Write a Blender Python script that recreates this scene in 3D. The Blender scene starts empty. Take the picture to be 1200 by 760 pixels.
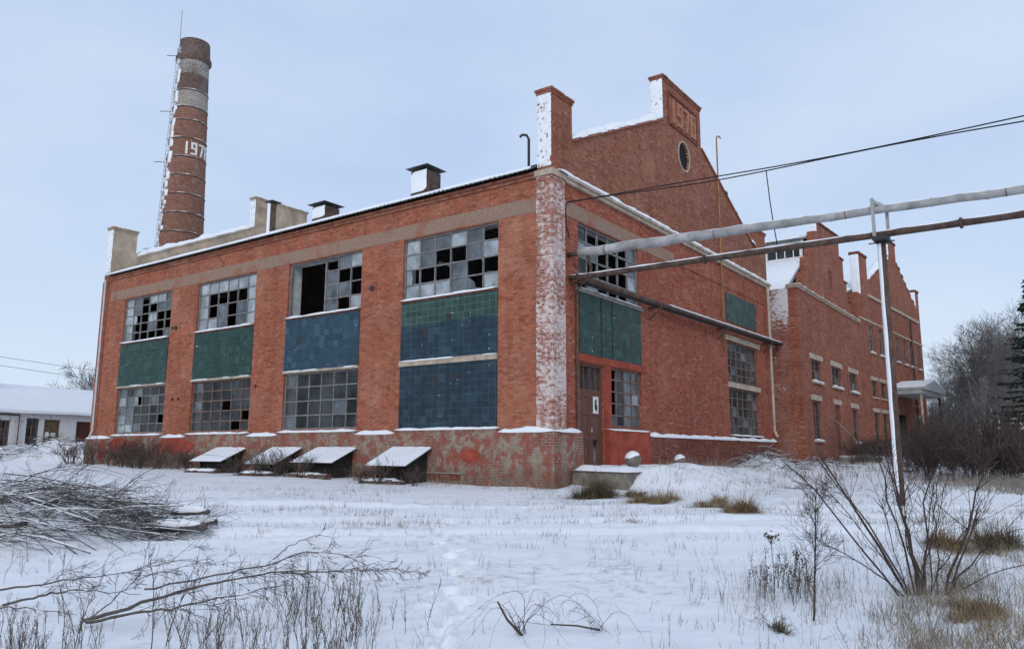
import bpy, math, random
from math import sin, cos, radians, pi, exp, sqrt, hypot
from mathutils import Vector, Matrix, noise
from mathutils.geometry import tessellate_polygon

S = bpy.context.scene
COL = S.collection
rnd = random.Random(7)

# ------------------------------------------------------------------ camera, world, sun
CAM = Vector((-18.61, -12.06, 0.78))
YAW, PITCH, ROLL = radians(35.913), radians(9.362), radians(0.229)
FWD = Vector((cos(YAW)*cos(PITCH), sin(YAW)*cos(PITCH), sin(PITCH)))
R0 = Vector((sin(YAW), -cos(YAW), 0)); U0 = R0.cross(FWD)
RGT = R0*cos(ROLL) + U0*sin(ROLL); UPV = U0*cos(ROLL) - R0*sin(ROLL)
cd = bpy.data.cameras.new('camera'); cam = bpy.data.objects.new('camera', cd); COL.objects.link(cam)
cd.sensor_width = 36; cd.lens = 27.468; cd.clip_start = 0.1; cd.clip_end = 3000
cam.matrix_world = Matrix(((RGT.x, UPV.x, -FWD.x, CAM.x), (RGT.y, UPV.y, -FWD.y, CAM.y), (RGT.z, UPV.z, -FWD.z, CAM.z), (0, 0, 0, 1)))
S.camera = cam
S.render.resolution_x, S.render.resolution_y = 1024, 648
S.render.engine = 'CYCLES'
S.cycles.use_denoising = True
S.cycles.max_bounces = 6; S.cycles.transparent_max_bounces = 8
S.view_settings.view_transform = 'Standard'; S.view_settings.look = 'None'
S.view_settings.exposure = 0.16; S.view_settings.gamma = 1

SUN_EL, SUN_AZ = radians(26), radians(208)          # azimuth of the sun, counted from +x to +y
w = bpy.data.worlds.new('World'); S.world = w; w.use_nodes = True
nt = w.node_tree; nt.nodes.clear(); N = nt.nodes.new; L = nt.links.new
out = N('ShaderNodeOutputWorld'); sky = N('ShaderNodeTexSky'); sky.sky_type = 'NISHITA'; sky.sun_disc = False
sky.sun_elevation = SUN_EL; sky.sun_rotation = pi/2 - SUN_AZ
b1 = N('ShaderNodeBackground'); b1.inputs[1].default_value = 0.07; L(sky.outputs[0], b1.inputs[0])
tc = N('ShaderNodeTexCoord'); sep = N('ShaderNodeSeparateXYZ'); L(tc.outputs['Generated'], sep.inputs[0])
mp = N('ShaderNodeMapping'); mp.inputs['Scale'].default_value = (1.6, 1.6, 4.2); L(tc.outputs['Generated'], mp.inputs[0])
nz = N('ShaderNodeTexNoise'); nz.inputs['Scale'].default_value = 1.5; nz.inputs['Detail'].default_value = 5; nz.inputs['Roughness'].default_value = .5
L(mp.outputs[0], nz.inputs['Vector'])
cr = N('ShaderNodeValToRGB'); cr.color_ramp.elements[0].position = .34; cr.color_ramp.elements[1].position = .66
cr.color_ramp.elements[0].color = (.50, .63, .875, 1); cr.color_ramp.elements[1].color = (.615, .725, .90, 1)
L(nz.outputs[0], cr.inputs[0])
hr = N('ShaderNodeMapRange'); hr.inputs[1].default_value = 0; hr.inputs[2].default_value = .34; hr.inputs[3].default_value = .62; hr.inputs[4].default_value = 0; L(sep.outputs[2], hr.inputs[0])
mh = N('ShaderNodeMix'); mh.data_type = 'RGBA'; mh.inputs['B'].default_value = (.69, .80, .92, 1)
L(hr.outputs[0], mh.inputs['Factor']); L(cr.outputs[0], mh.inputs['A'])
b2 = N('ShaderNodeBackground'); b2.inputs[1].default_value = 1.0; L(mh.outputs['Result'], b2.inputs[0])
ms = N('ShaderNodeMixShader'); ms.inputs[0].default_value = .86; L(b1.outputs[0], ms.inputs[1]); L(b2.outputs[0], ms.inputs[2])
L(ms.outputs[0], out.inputs[0])

sl = bpy.data.lights.new('sun', 'SUN'); sl.energy = 0.9; sl.angle = radians(22); sl.color = (1, .97, .93)
so = bpy.data.objects.new('sun', sl); COL.objects.link(so)
sd = Vector((cos(SUN_EL)*cos(SUN_AZ), cos(SUN_EL)*sin(SUN_AZ), sin(SUN_EL)))
so.rotation_euler = sd.to_track_quat('Z', 'Y').to_euler()

# ------------------------------------------------------------------ helpers
def tag(o, label=None, cat=None, group=None, kind=None):
    if label: o['label'] = label
    if cat: o['category'] = cat
    if group: o['group'] = group
    if kind: o['kind'] = kind
    return o

def empty(name, loc=(0, 0, 0), rz=0, label=None, cat=None, group=None):
    o = bpy.data.objects.new(name, None); COL.objects.link(o); o.location = loc; o.rotation_euler = (0, 0, rz)
    o.empty_display_size = .2
    return tag(o, label, cat, group)

def dup(root, loc, rz=0, sc=1, label=None, group=None):
    r = root.copy(); COL.objects.link(r); r.location = loc; r.rotation_euler = (0, 0, rz)
    r.scale = (sc, sc, sc)
    if label: r['label'] = label
    if group: r['group'] = group
    for ch in list(root.children):
        c = ch.copy(); COL.objects.link(c); c.parent = r
        for g in ch.children:
            d = g.copy(); COL.objects.link(d); d.parent = c
    return r

class MB:
    def __init__(s): s.v = []; s.f = []; s.m = []
    def face(s, pts, m=0):
        i = len(s.v); s.v += [tuple(p) for p in pts]; s.f.append(tuple(range(i, i+len(pts)))); s.m.append(m)
    def box(s, x0, x1, y0, y1, z0, z1, m=0):
        s.hexa([(x0, y0, z0), (x1, y0, z0), (x1, y1, z0), (x0, y1, z0), (x0, y0, z1), (x1, y0, z1), (x1, y1, z1), (x0, y1, z1)], m)
    def hexa(s, p, m=0):
        for q in ((0, 3, 2, 1), (4, 5, 6, 7), (0, 1, 5, 4), (1, 2, 6, 5), (2, 3, 7, 6), (3, 0, 4, 7)):
            s.face([p[k] for k in q], m)
    def tube(s, path, rad, n=6, m=0, cap=True):
        P = [Vector(p) for p in path]; k = len(P)
        if not hasattr(rad, '__len__'): rad = [rad]*k
        base = len(s.v); up = None
        for i in range(k):
            d = (P[min(i+1, k-1)] - P[max(i-1, 0)])
            d = d.normalized() if d.length > 1e-9 else Vector((0, 0, 1))
            if up is None:
                up = d.orthogonal().normalized()
            else:
                up = (up - d*up.dot(d)); up = up.normalized() if up.length > 1e-6 else d.orthogonal().normalized()
            sd_ = d.cross(up)
            for j in range(n):
                a = 2*pi*j/n
                s.v.append(tuple(P[i] + (up*cos(a) + sd_*sin(a))*rad[i]))
        for i in range(k-1):
            for j in range(n):
                a = base+i*n+j; b = base+i*n+(j+1) % n
                s.f.append((a, b, b+n, a+n)); s.m.append(m)
        if cap:
            s.f.append(tuple(base+j for j in reversed(range(n)))); s.m.append(m)
            s.f.append(tuple(base+(k-1)*n+j for j in range(n))); s.m.append(m)
    def bar(s, a, b, wx, m=0):
        s.tube([a, b], wx*.7071, 4, m)
    def lathe(s, prof, n=16, m=0, o=(0, 0, 0)):
        base = len(s.v)
        for r, z in prof:
            for j in range(n):
                a = 2*pi*j/n; s.v.append((o[0]+r*cos(a), o[1]+r*sin(a), o[2]+z))
        for i in range(len(prof)-1):
            for j in range(n):
                a = base+i*n+j; b = base+i*n+(j+1) % n
                s.f.append((a, b, b+n, a+n)); s.m.append(m)
    def slab(s, outer, holes, org, u, v, th, m=0, mback=1, reveal=None, rd=.14, medge=None):
        """wall plate: 2-D outline with holes; front face looks along u x v, the plate goes back by th. reveal: material of the deep part of the openings"""
        org = Vector(org); u = Vector(u); v = Vector(v); n = u.cross(v)
        def at(p, d=0): return org + u*p[0] + v*p[1] - n*d
        loops = [[Vector((p[0], p[1], 0)) for p in outer]] + [[Vector((p[0], p[1], 0)) for p in h] for h in holes]
        flat = [p for l in loops for p in l]
        for t in tessellate_polygon(loops):
            a, b, c = (flat[k] for k in t)
            if (b-a).cross(c-a).z < 0: b, c = c, b
            s.face([at(a), at(b), at(c)], m); s.face([at(c, th), at(b, th), at(a, th)], mback)
        def rim(l, ccw, mm, md):
            k = len(l)
            ar = sum(l[i][0]*l[(i+1) % k][1]-l[(i+1) % k][0]*l[i][1] for i in range(k))
            if (ar > 0) != ccw: l = l[::-1]
            for i in range(k):
                a, b = l[i], l[(i+1) % k]
                if md is None: s.face([at(a), at(a, th), at(b, th), at(b)], mm)
                else:
                    s.face([at(a), at(a, rd), at(b, rd), at(b)], mm); s.face([at(a, rd), at(a, th), at(b, th), at(b, rd)], md)
        rim(outer, True, m if medge is None else medge, None)
        for h in holes: rim(h, False, m, reveal)
    def build(s, name, mats, parent=None, smooth=False, loc=None, uv=True):
        me = bpy.data.meshes.new(name); me.from_pydata(s.v, [], s.f)
        mats = mats if isinstance(mats, (list, tuple)) else [mats]
        for m in mats: me.materials.append(m)
        me.polygons.foreach_set('material_index', s.m)
        if smooth: me.polygons.foreach_set('use_smooth', [True]*len(s.f))
        if uv:
            lay = me.uv_layers.new(name='UVMap'); dat = lay.data; vs = s.v
            for p in me.polygons:
                nx, ny, nz_ = p.normal; ax, ay, az = abs(nx), abs(ny), abs(nz_)
                for li, vi in zip(p.loop_indices, p.vertices):
                    x, y, z = vs[vi]
                    dat[li].uv = (x, y) if az > max(ax, ay)*1.2 else ((y, z) if ax >= ay else (x, z))
        o = bpy.data.objects.new(name, me); COL.objects.link(o)
        if parent is not None: o.parent = parent
        if loc is not None: o.location = loc
        return o

def rect(u0, u1, v0, v1): return [(u0, v0), (u1, v0), (u1, v1), (u0, v1)]
def sm(t): t = max(0, min(1, t)); return t*t*(3-2*t)
def ns(x, y, z=0.0): return noise.noise(Vector((x, y, z)))

# ------------------------------------------------------------------ materials
class MT:
    def __init__(s, name, rough=.85, spec=.25):
        s.m = bpy.data.materials.new(name); s.m.use_nodes = True; s.t = s.m.node_tree
        s.b = s.t.nodes['Principled BSDF']; s.b.inputs['Roughness'].default_value = rough
        s.b.inputs['Specular IOR Level'].default_value = spec
        s.c = s.t.nodes.new('ShaderNodeTexCoord'); s.O = s.c.outputs['Object']; s.UV = s.c.outputs['UV']
    def n(s, t): return s.t.nodes.new(t)
    def l(s, a, b): s.t.links.new(a, b)
    def noise(s, scale, detail=4, rough=.6, vec=None, stretch=None, w=0):
        v = vec or s.O
        if stretch or w:
            m = s.n('ShaderNodeMapping'); m.inputs['Scale'].default_value = stretch or (1, 1, 1); m.inputs['Location'].default_value = (w, w*1.7, w*.6)
            s.l(v, m.inputs[0]); v = m.outputs[0]
        t = s.n('ShaderNodeTexNoise'); t.inputs['Scale'].default_value = scale; t.inputs['Detail'].default_value = detail; t.inputs['Roughness'].default_value = rough
        s.l(v, t.inputs['Vector']); return t.outputs[0]
    def ramp(s, x, a, b, lo=0., hi=1.):
        t = s.n('ShaderNodeMapRange'); t.inputs[1].default_value = a; t.inputs[2].default_value = b; t.inputs[3].default_value = lo; t.inputs[4].default_value = hi
        s.l(x, t.inputs[0]); return t.outputs[0]
    def math(s, op, a, b):
        t = s.n('ShaderNodeMath'); t.operation = op
        for i, q in enumerate((a, b)):
            if hasattr(q, 'links'): s.l(q, t.inputs[i])
            else: t.inputs[i].default_value = q
        return t.outputs[0]
    def mix(s, f, a, b, blend='MIX'):
        t = s.n('ShaderNodeMix'); t.data_type = 'RGBA'; t.blend_type = blend
        for q, k in ((f, 'Factor'), (a, 'A'), (b, 'B')):
            if hasattr(q, 'links'): s.l(q, t.inputs[k])
            else: t.inputs[k].default_value = (q if k == 'Factor' else (*q, 1))
        return t.outputs['Result']
    def col(s, c):
        if hasattr(c, 'links'): s.l(c, s.b.inputs['Base Color'])
        else: s.b.inputs['Base Color'].default_value = (*c, 1)
    def bump(s, h, dist=.01, st=.6):
        t = s.n('ShaderNodeBump'); t.inputs['Strength'].default_value = st; t.inputs['Distance'].default_value = dist
        s.l(h, t.inputs['Height']); s.l(t.outputs[0], s.b.inputs['Normal'])
    def bricks(s, c1, c2, cm, bw=.26, rh=.078, mo=.012, bias=0.):
        t = s.n('ShaderNodeTexBrick'); t.inputs['Scale'].default_value = 1
        t.inputs['Brick Width'].default_value = bw; t.inputs['Row Height'].default_value = rh; t.inputs['Mortar Size'].default_value = mo
        t.inputs['Mortar Smooth'].default_value = .25; t.inputs['Bias'].default_value = bias
        for k, q in (('Color1', c1), ('Color2', c2), ('Mortar', cm)): t.inputs[k].default_value = (*q, 1)
        s.l(s.UV, t.inputs['Vector']); return t

def simple(name, c, rough=.85, spec=.25, var=.25, scale=3, bump=0, bscale=30):
    m = MT(name, rough, spec)
    n = m.ramp(m.noise(scale), .3, .7, 1-var, 1+var)
    m.col(m.mix(1.0, c, n, 'MULTIPLY'))
    if bump: m.bump(m.noise(bscale, 3), bump)
    return m.m

def brick(name, c1, c2, cm, wash=None, washlo=.45, washhi=.6, frost=.0, grime=.35, rh=.078, light=None, zf=None, coarse=.25):
    m = MT(name, .9, .15); t = m.bricks(c1, c2, cm, rh=rh)
    c = t.outputs[0]
    pb = m.n('ShaderNodeTexVoronoi'); pb.voronoi_dimensions = '2D'; pb.inputs['Scale'].default_value = 1; pb.inputs['Randomness'].default_value = .5
    mv = m.n('ShaderNodeMapping'); mv.inputs['Scale'].default_value = (1/.20, 1/rh, 1); m.l(m.UV, mv.inputs[0]); m.l(mv.outputs[0], pb.inputs['Vector'])
    sv = m.n('ShaderNodeSeparateColor'); m.l(pb.outputs['Color'], sv.inputs[0])
    c = m.mix(m.ramp(sv.outputs[0], .60, .95, 0, .62), c, (c1[0]*.42, c1[1]*.40, c1[2]*.45))
    c = m.mix(m.ramp(sv.outputs[1], .76, 1.0, 0, .45), c, (min(.6, c1[0]*1.25), c1[1]*1.75, c1[2]*1.7))
    big = m.noise(.35, 5, .6); c = m.mix(m.ramp(big, .35, .7, 0, grime), c, (c1[0]*.42, c1[1]*.42, c1[2]*.5))
    med = m.noise(2.2, 5, .7, w=3.1); c = m.mix(m.ramp(med, .5, .72, 0, .35), c, (c2[0]*1.12, c2[1]*1.35, c2[2]*1.4))
    fine = m.noise(11, 4, .75, w=9.2); c = m.mix(m.ramp(fine, .44, .7, 0, .42), c, (c1[0]*.45, c1[1]*.4, c1[2]*.42))
    strk = m.noise(2.6, 5, .7, stretch=(1, 1, .16), w=4.9); c = m.mix(m.ramp(strk, .52, .72, 0, .5), c, (c1[0]*.36, c1[1]*.38, c1[2]*.42))
    fade = m.noise(.55, 5, .65, w=6.1); c = m.mix(m.ramp(fade, .56, .72, 0, .45), c, (min(.5, c1[0]*1.08), c1[1]*1.9, c1[2]*2.2))
    # worn spots where a brick face has spalled to pale clay or mortar smears
    sp = m.noise(17, 2, .5, vec=m.UV, stretch=(.45, 1.3, 1), w=5); c = m.mix(m.ramp(sp, .63, .68, 0, .6), c, light or (.47, .32, .24))
    s2 = m.noise(6.5, 3, .6, vec=m.UV, stretch=(.42, 1.7, 1), w=15); c = m.mix(m.ramp(s2, .60, .66, 0, coarse), c, light or (.46, .33, .26))
    s3 = m.noise(5.5, 3, .65, vec=m.UV, stretch=(.5, 1.6, 1), w=25); c = m.mix(m.ramp(s3, .56, .66, 0, coarse*1.3), c, (c1[0]*.40, c1[1]*.42, c1[2]*.5))
    if frost:
        fr = m.noise(26, 3, .7, stretch=(1, 1, 2.2)); fb = m.noise(1.1, 4, .6, w=7.7)
        f = m.math('MULTIPLY', m.ramp(fr, .55, .66, 0, 1), m.ramp(fb, .45, .7, 0, 1)); c = m.mix(m.math('MULTIPLY', f, frost), c, (.72, .72, .72))
    if wash:
        a = m.noise(5.5, 5, .75, vec=m.UV, stretch=(1, 1.6, 1)); b = m.noise(.8, 3, .5, w=2.2)
        q = m.math('ADD', m.math('MULTIPLY', a, .75), m.math('MULTIPLY', b, .35))
        if zf:
            ps_ = m.n('ShaderNodeSeparateXYZ'); m.l(m.O, ps_.inputs[0])
            q = m.math('ADD', q, m.math('MULTIPLY', m.ramp(ps_.outputs[2], zf[0], zf[1], 0, zf[2]), m.ramp(ps_.outputs[1], 2.5, .3, .0, 1.0)))
        c = m.mix(m.ramp(q, washlo, washhi, 0, .95), c, wash)
    m.col(c)
    h = m.math('SUBTRACT', m.math('MULTIPLY', m.noise(40, 3), .4), t.outputs[1])
    m.bump(h, .012, .8)
    return m.m

M = {}
M['brick'] = brick('red_brick', (.45, .120, .058), (.355, .088, .044), (.32, .19, .135), frost=.55)
M['brick_gable'] = brick('gable_brick', (.385, .122, .066), (.285, .088, .050), (.27, .16, .115), frost=.35, grime=.45, coarse=.42)
M['brick_front'] = brick('front_brick', (.42, .098, .051), (.33, .074, .041), (.29, .15, .105), frost=.35, coarse=.42)
M['brick_plinth'] = brick('plinth_brick', (.26, .062, .038), (.18, .052, .035), (.18, .09, .06), frost=.5, grime=.6)
M['brick_lime'] = brick('limewashed_brick', (.42, .125, .075), (.34, .10, .065), (.5, .4, .34), wash=(.66, .565, .53), washlo=.50, washhi=.60, zf=(6.6, 8.4, -.05))
M['brick_wing'] = brick('wing_brick', (.40, .112, .060), (.30, .084, .047), (.29, .17, .12), frost=.4, grime=.5, coarse=.42)
M['brick_frosty'] = brick('frosty_brick', (.33, .088, .052), (.25, .068, .042), (.36, .25, .2), wash=(.66, .65, .67), washlo=.62, washhi=.70, frost=.8, zf=(5.5, 8.6, .22))
M['brick_chimney'] = brick('chimney_brick', (.33, .142, .092), (.26, .108, .07), (.27, .195, .15), grime=.5, frost=.25, coarse=.35)
M['brick_sooty'] = brick('sooty_brick', (.18, .105, .08), (.135, .08, .062), (.16, .135, .12), grime=.5, frost=.6)
M['brick_flaked'] = brick('flaked_pale_brick', (.20, .14, .12), (.15, .10, .085), (.3, .27, .25), wash=(.40, .37, .35), washlo=.50, washhi=.60, frost=.5)
M['brick_old'] = brick('old_dark_brick', (.17, .085, .062), (.12, .068, .052), (.16, .12, .1), grime=.6, frost=.7)
M['brick_pale'] = brick('paint_faded_brick', (.42, .36, .30), (.35, .30, .25), (.42, .37, .32), grime=.4, frost=.3)

def plinth_mat():
    m = MT('peeling_plinth_plaster', .92, .15)
    t = m.bricks((.27, .10, .065), (.19, .085, .06), (.30, .25, .2)); c = t.outputs[0]
    n1 = m.noise(1.25, 5, .62); n2 = m.noise(2.6, 5, .66, w=4.4); n3 = m.noise(7, 5, .7, w=8.8)
    c = m.mix(m.ramp(n1, .43, .50, 0, .95), c, m.mix(m.ramp(n3, .35, .7), (.37, .29, .22), (.20, .15, .115)))
    c = m.mix(m.ramp(n2, .47, .55, 0, .85), c, m.mix(m.ramp(n3, .4, .65), (.31, .080, .052), (.22, .065, .048)))
    c = m.mix(m.ramp(m.noise(15, 4, .75, w=2.5), .50, .64, 0, .65), c, (.13, .095, .075))
    pos = m.n('ShaderNodeSeparateXYZ'); m.l(m.O, pos.inputs[0])
    lowdark = m.math('MULTIPLY', m.ramp(pos.outputs[2], .55, .05, 0, .6), m.ramp(n1, .3, .6)); c = m.mix(lowdark, c, (.10, .07, .05))  # patchy darkening towards the foot of the plinth
    m.col(c); m.bump(m.math('ADD', n3, m.math('MULTIPLY', n1, 1.5)), .03, .7); return m.m
M['plinth'] = plinth_mat()
def lintel_mat():
    m = MT('weathered_concrete_band', .92, .15)
    n = m.noise(1.1, 6, .65); f = m.noise(12, 4, .6)
    c = m.mix(m.ramp(f, .3, .7), (.33, .22, .16), (.235, .155, .115))
    c = m.mix(m.ramp(n, .52, .64, 0, .7), c, (.30, .095, .058)); m.col(c); m.bump(f, .01); return m.m
M['lintel'] = lintel_mat()
M['numeral'] = simple('dusty_numeral_brick', (.37, .165, .105), var=.3, scale=6, bump=.01)
M['beige'] = simple('beige_concrete', (.42, .34, .26), var=.3, bump=.01)
M['concrete'] = simple('grey_concrete', (.27, .255, .225), var=.3, bump=.012)
M['oldconcrete'] = simple('weathered_dark_concrete', (.19, .17, .135), var=.45, scale=4, bump=.03, bscale=9)
M['render'] = simple('grey_parapet_render', (.37, .29, .215), var=.35, scale=1.5, bump=.01)
M['redpaint'] = simple('red_painted_plaster', (.285, .056, .034), var=.35, scale=2.5, bump=.008)
M['interior'] = simple('dark_interior_plaster', (.035, .034, .033), var=.3)  # inner shade put into the colour so empty panes read black
M['jamb'] = simple('whitewashed_jamb', (.52, .52, .50), var=.25)
M['white'] = simple('old_white_paint', (.70, .69, .67), var=.15)
M['frame'] = simple('grey_window_frame', (.19, .18, .17), var=.35, scale=6, rough=.7)
M['rustframe'] = simple('rusty_window_frame', (.17, .115, .09), var=.4, scale=6, rough=.8)
M['black'] = simple('soot_black', (.012, .012, .012), var=.2)  # flat black for the closed window faces and panel joints
M['tar'] = simple('dark_tarred_board', (.03, .026, .023), var=.4)  # painted shade under the hatch lids, and the dark canopy door
M['rust'] = simple('rusty_steel', (.085, .055, .043), var=.5, scale=5, rough=.75, bump=.005)
M['darksteel'] = simple('dark_steel', (.035, .035, .037), var=.4, rough=.6)
M['steel'] = simple('pale_galvanised_steel', (.34, .34, .34), var=.2, rough=.5, spec=.5)
M['tin'] = simple('zinc_tin', (.50, .51, .53), var=.15, rough=.45, spec=.5)
M['lagging'] = simple('pale_pipe_lagging', (.33, .32, .315), var=.42, scale=2.2, rough=.75, bump=.02, bscale=9)
M['yellow'] = simple('yellow_gas_pipe_paint', (.34, .175, .075), var=.3)
M['sheet'] = simple('asbestos_roof_sheet', (.24, .24, .24), var=.3)
M['cable'] = simple('black_cable', (.02, .02, .02))
M['bark'] = simple('grey_bark', (.105, .088, .08), var=.4, scale=14)
M['twig'] = simple('dark_twig', (.060, .043, .038), var=.45, scale=9)
M['rustytwig'] = simple('russet_twig', (.092, .068, .056), var=.5, scale=5)
M['birch'] = simple('pale_birch_bark', (.34, .31, .28), var=.5, scale=10)
M['greytwig'] = simple('far_grey_twig', (.15, .14, .134), var=.35, scale=5)
M['weed'] = simple('dry_weed', (.095, .072, .055), var=.5, scale=9)
M['straw'] = simple('dead_straw', (.25, .175, .095), var=.5, scale=9)
M['greystraw'] = simple('frosted_stubble', (.25, .22, .18), var=.5, scale=6)
M['tuss'] = simple('dark_tussock', (.115, .088, .05), var=.5, scale=6)
M['needle'] = simple('spruce_needle', (.018, .034, .022), var=.5, scale=4)
M['sign'] = simple('sign_paper', (.62, .61, .57), var=.15)
def wood_mat():
    m = MT('worn_brown_door_wood', .7, .3)
    n = m.noise(6, 5, .6, stretch=(6, 6, .5)); c = m.mix(m.ramp(n, .35, .7), (.095, .038, .026), (.165, .075, .052))
    c = m.mix(m.ramp(m.noise(3, 5, .7), .58, .68, 0, .6), c, (.05, .025, .02)); m.col(c); m.bump(n, .006); return m.m
M['wood'] = wood_mat()
def snow_mat(name, dirt):
    m = MT(name, .65, .2)
    a = m.noise(3, 6, .6); b = m.noise(28, 4, .65)
    c = m.mix(m.ramp(a, .35, .7), (.80, .815, .84), (.86, .865, .875))
    if dirt:
        d = m.math('MULTIPLY', m.ramp(m.noise(.28, 4, .6, w=3), .46, .64), m.ramp(m.noise(5.5, 6, .72, w=1.3), .50, .66))
        c = m.mix(m.math('MULTIPLY', d, dirt), c, (.40, .36, .30))
    m.col(c)
    h = m.math('ADD', m.math('MULTIPLY', a, 1.0), m.math('MULTIPLY', b, .12)); m.bump(h, .05, .55)
    m.b.inputs['Subsurface Weight'].default_value = 0
    return m.m
M['snow'] = snow_mat('snow', 0)
M['ground'] = snow_mat('snow_field', .8)
def tile_mat(name, ca, cb, split=None):
    m = MT(name, .35, .22)
    t = m.bricks(ca, cb, (.05, .075, .08), bw=.25, rh=.215, mo=.02); t.offset = 0; t.squash = 1
    c = t.outputs[0]
    vor = m.n('ShaderNodeTexVoronoi'); vor.inputs['Scale'].default_value = 4.0; m.l(m.UV, vor.inputs['Vector'])
    c = m.mix(m.ramp(m.noise(1.3, 4, .6), .4, .7, 0, .55), c, (ca[0]*.45, ca[1]*.45, ca[2]*.5))
    if split:
        p = m.n('ShaderNodeSeparateXYZ'); m.l(m.O, p.inputs[0])
        q = m.math('ADD', p.outputs[2], m.math('MULTIPLY', m.noise(.9, 2), .5))
        c = m.mix(m.ramp(q, 5.10, 5.22, 0, .8), c, m.mix(t.outputs[1], split, (.10, .16, .13)))
    st = m.noise(9, 4, .75, w=6); c = m.mix(m.ramp(st, .60, .72, 0, .3), c, (.22, .28, .30))
    pb = m.n('ShaderNodeTexWhiteNoise'); pb.noise_dimensions = '2D'; fl_ = m.n('ShaderNodeVectorMath'); fl_.operation = 'FLOOR'
    mv = m.n('ShaderNodeMapping'); mv.inputs['Scale'].default_value = (4, 1/.215, 1); m.l(m.UV, mv.inputs[0]); m.l(mv.outputs[0], fl_.inputs[0]); m.l(fl_.outputs[0], pb.inputs['Vector'])
    c = m.mix(m.ramp(pb.outputs[0], 0, 1, .45, 0), c, (ca[0]*.3, ca[1]*.35, ca[2]*.4)); c = m.mix(m.ramp(pb.outputs[0], .86, 1, 0, .35), c, (cb[0]*2.2, cb[1]*1.8, cb[2]*1.5))
    c = m.mix(m.ramp(pb.outputs[0], .006, .007, 1, 0), c, (.035, .033, .03))
    fr = m.noise(5, 2, .5, vec=m.UV, stretch=(.5, 3.2, 1), w=8); fm = m.math('MULTIPLY', m.ramp(fr, .70, .73), t.outputs[1]); c = m.mix(fm, c, (.6, .62, .65))
    m.col(c)
    m.l(m.ramp(m.noise(7, 3), .3, .7, .3, .6), m.b.inputs['Roughness'])
    m.bump(m.math('SUBTRACT', m.math('MULTIPLY', m.noise(4.2, 2, .5), .6), t.outputs[1]), .012, .8); return m.m
M['tile_blue'] = tile_mat('blue_glazed_tile', (.025, .068, .105), (.034, .085, .125))
M['tile_deep'] = tile_mat('deep_blue_glazed_tile', (.018, .042, .062), (.023, .052, .072))
M['tile_green'] = tile_mat('green_glazed_tile', (.016, .058, .044), (.021, .072, .052))
M['tile_mix'] = tile_mat('blue_and_green_glazed_tile', (.018, .045, .07), (.023, .055, .08), split=(.042, .085, .055))
def glass_mat(name, c, alo, ahi, rough=.12):
    m = MT(name, rough, .4)
    n = m.noise(2.0, 3, .55); n2 = m.noise(.9, 3, .5, w=5.1)
    m.col(m.mix(m.ramp(n, .35, .68), (c[0]*.62, c[1]*.62, c[2]*.62), (c[0]*1.3, c[1]*1.3, c[2]*1.3)))
    m.l(m.ramp(n2, .35, .65, alo, ahi), m.b.inputs['Alpha']); return m.m
M['g_dark'] = glass_mat('dark_dirty_glass', (.06, .068, .073), .35, .75)
M['g_grey'] = glass_mat('dusty_grey_glass', (.15, .17, .185), .62, .92)  # grey for dust, and for reflections painted into some panes
M['g_pale'] = glass_mat('frosted_pale_glass', (.40, .435, .455), .75, .95, .3)
GL = [M['g_dark'], M['g_grey'], M['g_pale'], M['jamb']]

# ------------------------------------------------------------------ terrain
def depth(x, y): return (x-CAM.x)*cos(YAW) + (y-CAM.y)*sin(YAW)
def lateral(x, y): return (x-CAM.x)*sin(YAW) - (y-CAM.y)*cos(YAW)
def world2(l, d): return (CAM.x + d*cos(YAW) + l*sin(YAW), CAM.y + d*sin(YAW) - l*cos(YAW))
def gbase(x, y):
    d = depth(x, y); dd = max(-20, min(62, d))
    z = -.82 + .0285*dd
    m = sm((y+5.2)/3.1)*sm((x-.5)/1.3)*(1-sm((x-4)/15))*(1+.35*exp(-((x-3.4)/1.3)**2)*sm((-y-1.6)/.5))
    if x > .3: z += .47*m + m*(.10*ns(x*.9, y*1.1, 12)+.06*ns(x*2.6, y*2.6, 14))
    z += .09*ns(x*.16, y*.16) + .045*ns(x*.5, y*.5, 3) + .018*ns(x*1.5, y*1.5, 6)
    l = lateral(x, y); z += .035*ns(l*.22, d*.9, 17)+.012*ns(l*.9, d*3.2, 19)
    for dc, sl_ in ((12.6, .05), (14.5, .05), (17.0, .02)):
        t = (d - dc - sl_*l - .35*ns(l*.11, dc))
        if abs(t) < 1.2: z += -.065*exp(-(t/.22)**2) + .03*exp(-((abs(t)-.5)/.2)**2)
    return z
FEET = []
def pix_ground(px, py):
    q = FWD*915.6 + RGT*(px-600) + UPV*(380-py); q.normalize()
    t = 3.0
    for _ in range(60):
        p = CAM + q*t; h = p.z - gbase(p.x, p.y)
        t += h/max(.02, -q.z + .03) * .6
        if abs(h) < .002: break
    p = CAM + q*t
    return p.x, p.y
for a, b in ((513, 637), (535, 645), (528, 653), (548, 661), (532, 673), (543, 683), (512, 700), (527, 694), (542, 707), (530, 715), (517, 722), (513, 733), (513, 743), (522, 755), (508, 770), (522, 628), (512, 620), (530, 613)):
    x, y = pix_ground(a, b); FEET.append((lateral(x, y), depth(x, y), rnd.uniform(-.4, .4)))
def gz(x, y):
    z = gbase(x, y); d = depth(x, y); l = lateral(x, y)
    if 4 < d < 14 and -3 < l < 1:
        for fl, fd, fa in FEET:
            a, b = l-fl, d-fd
            if abs(a) < .4 and abs(b) < .4:
                u = a*cos(fa)+b*sin(fa); v = -a*sin(fa)+b*cos(fa)
                r = sqrt((u/.095)**2+(v/.165)**2)
                z += -.10*(1-sm((r-.80)/.32))*(1+.25*ns(u*14, v*14, fl)) + .022*exp(-((r-1.35)/.25)**2)
    return z
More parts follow.
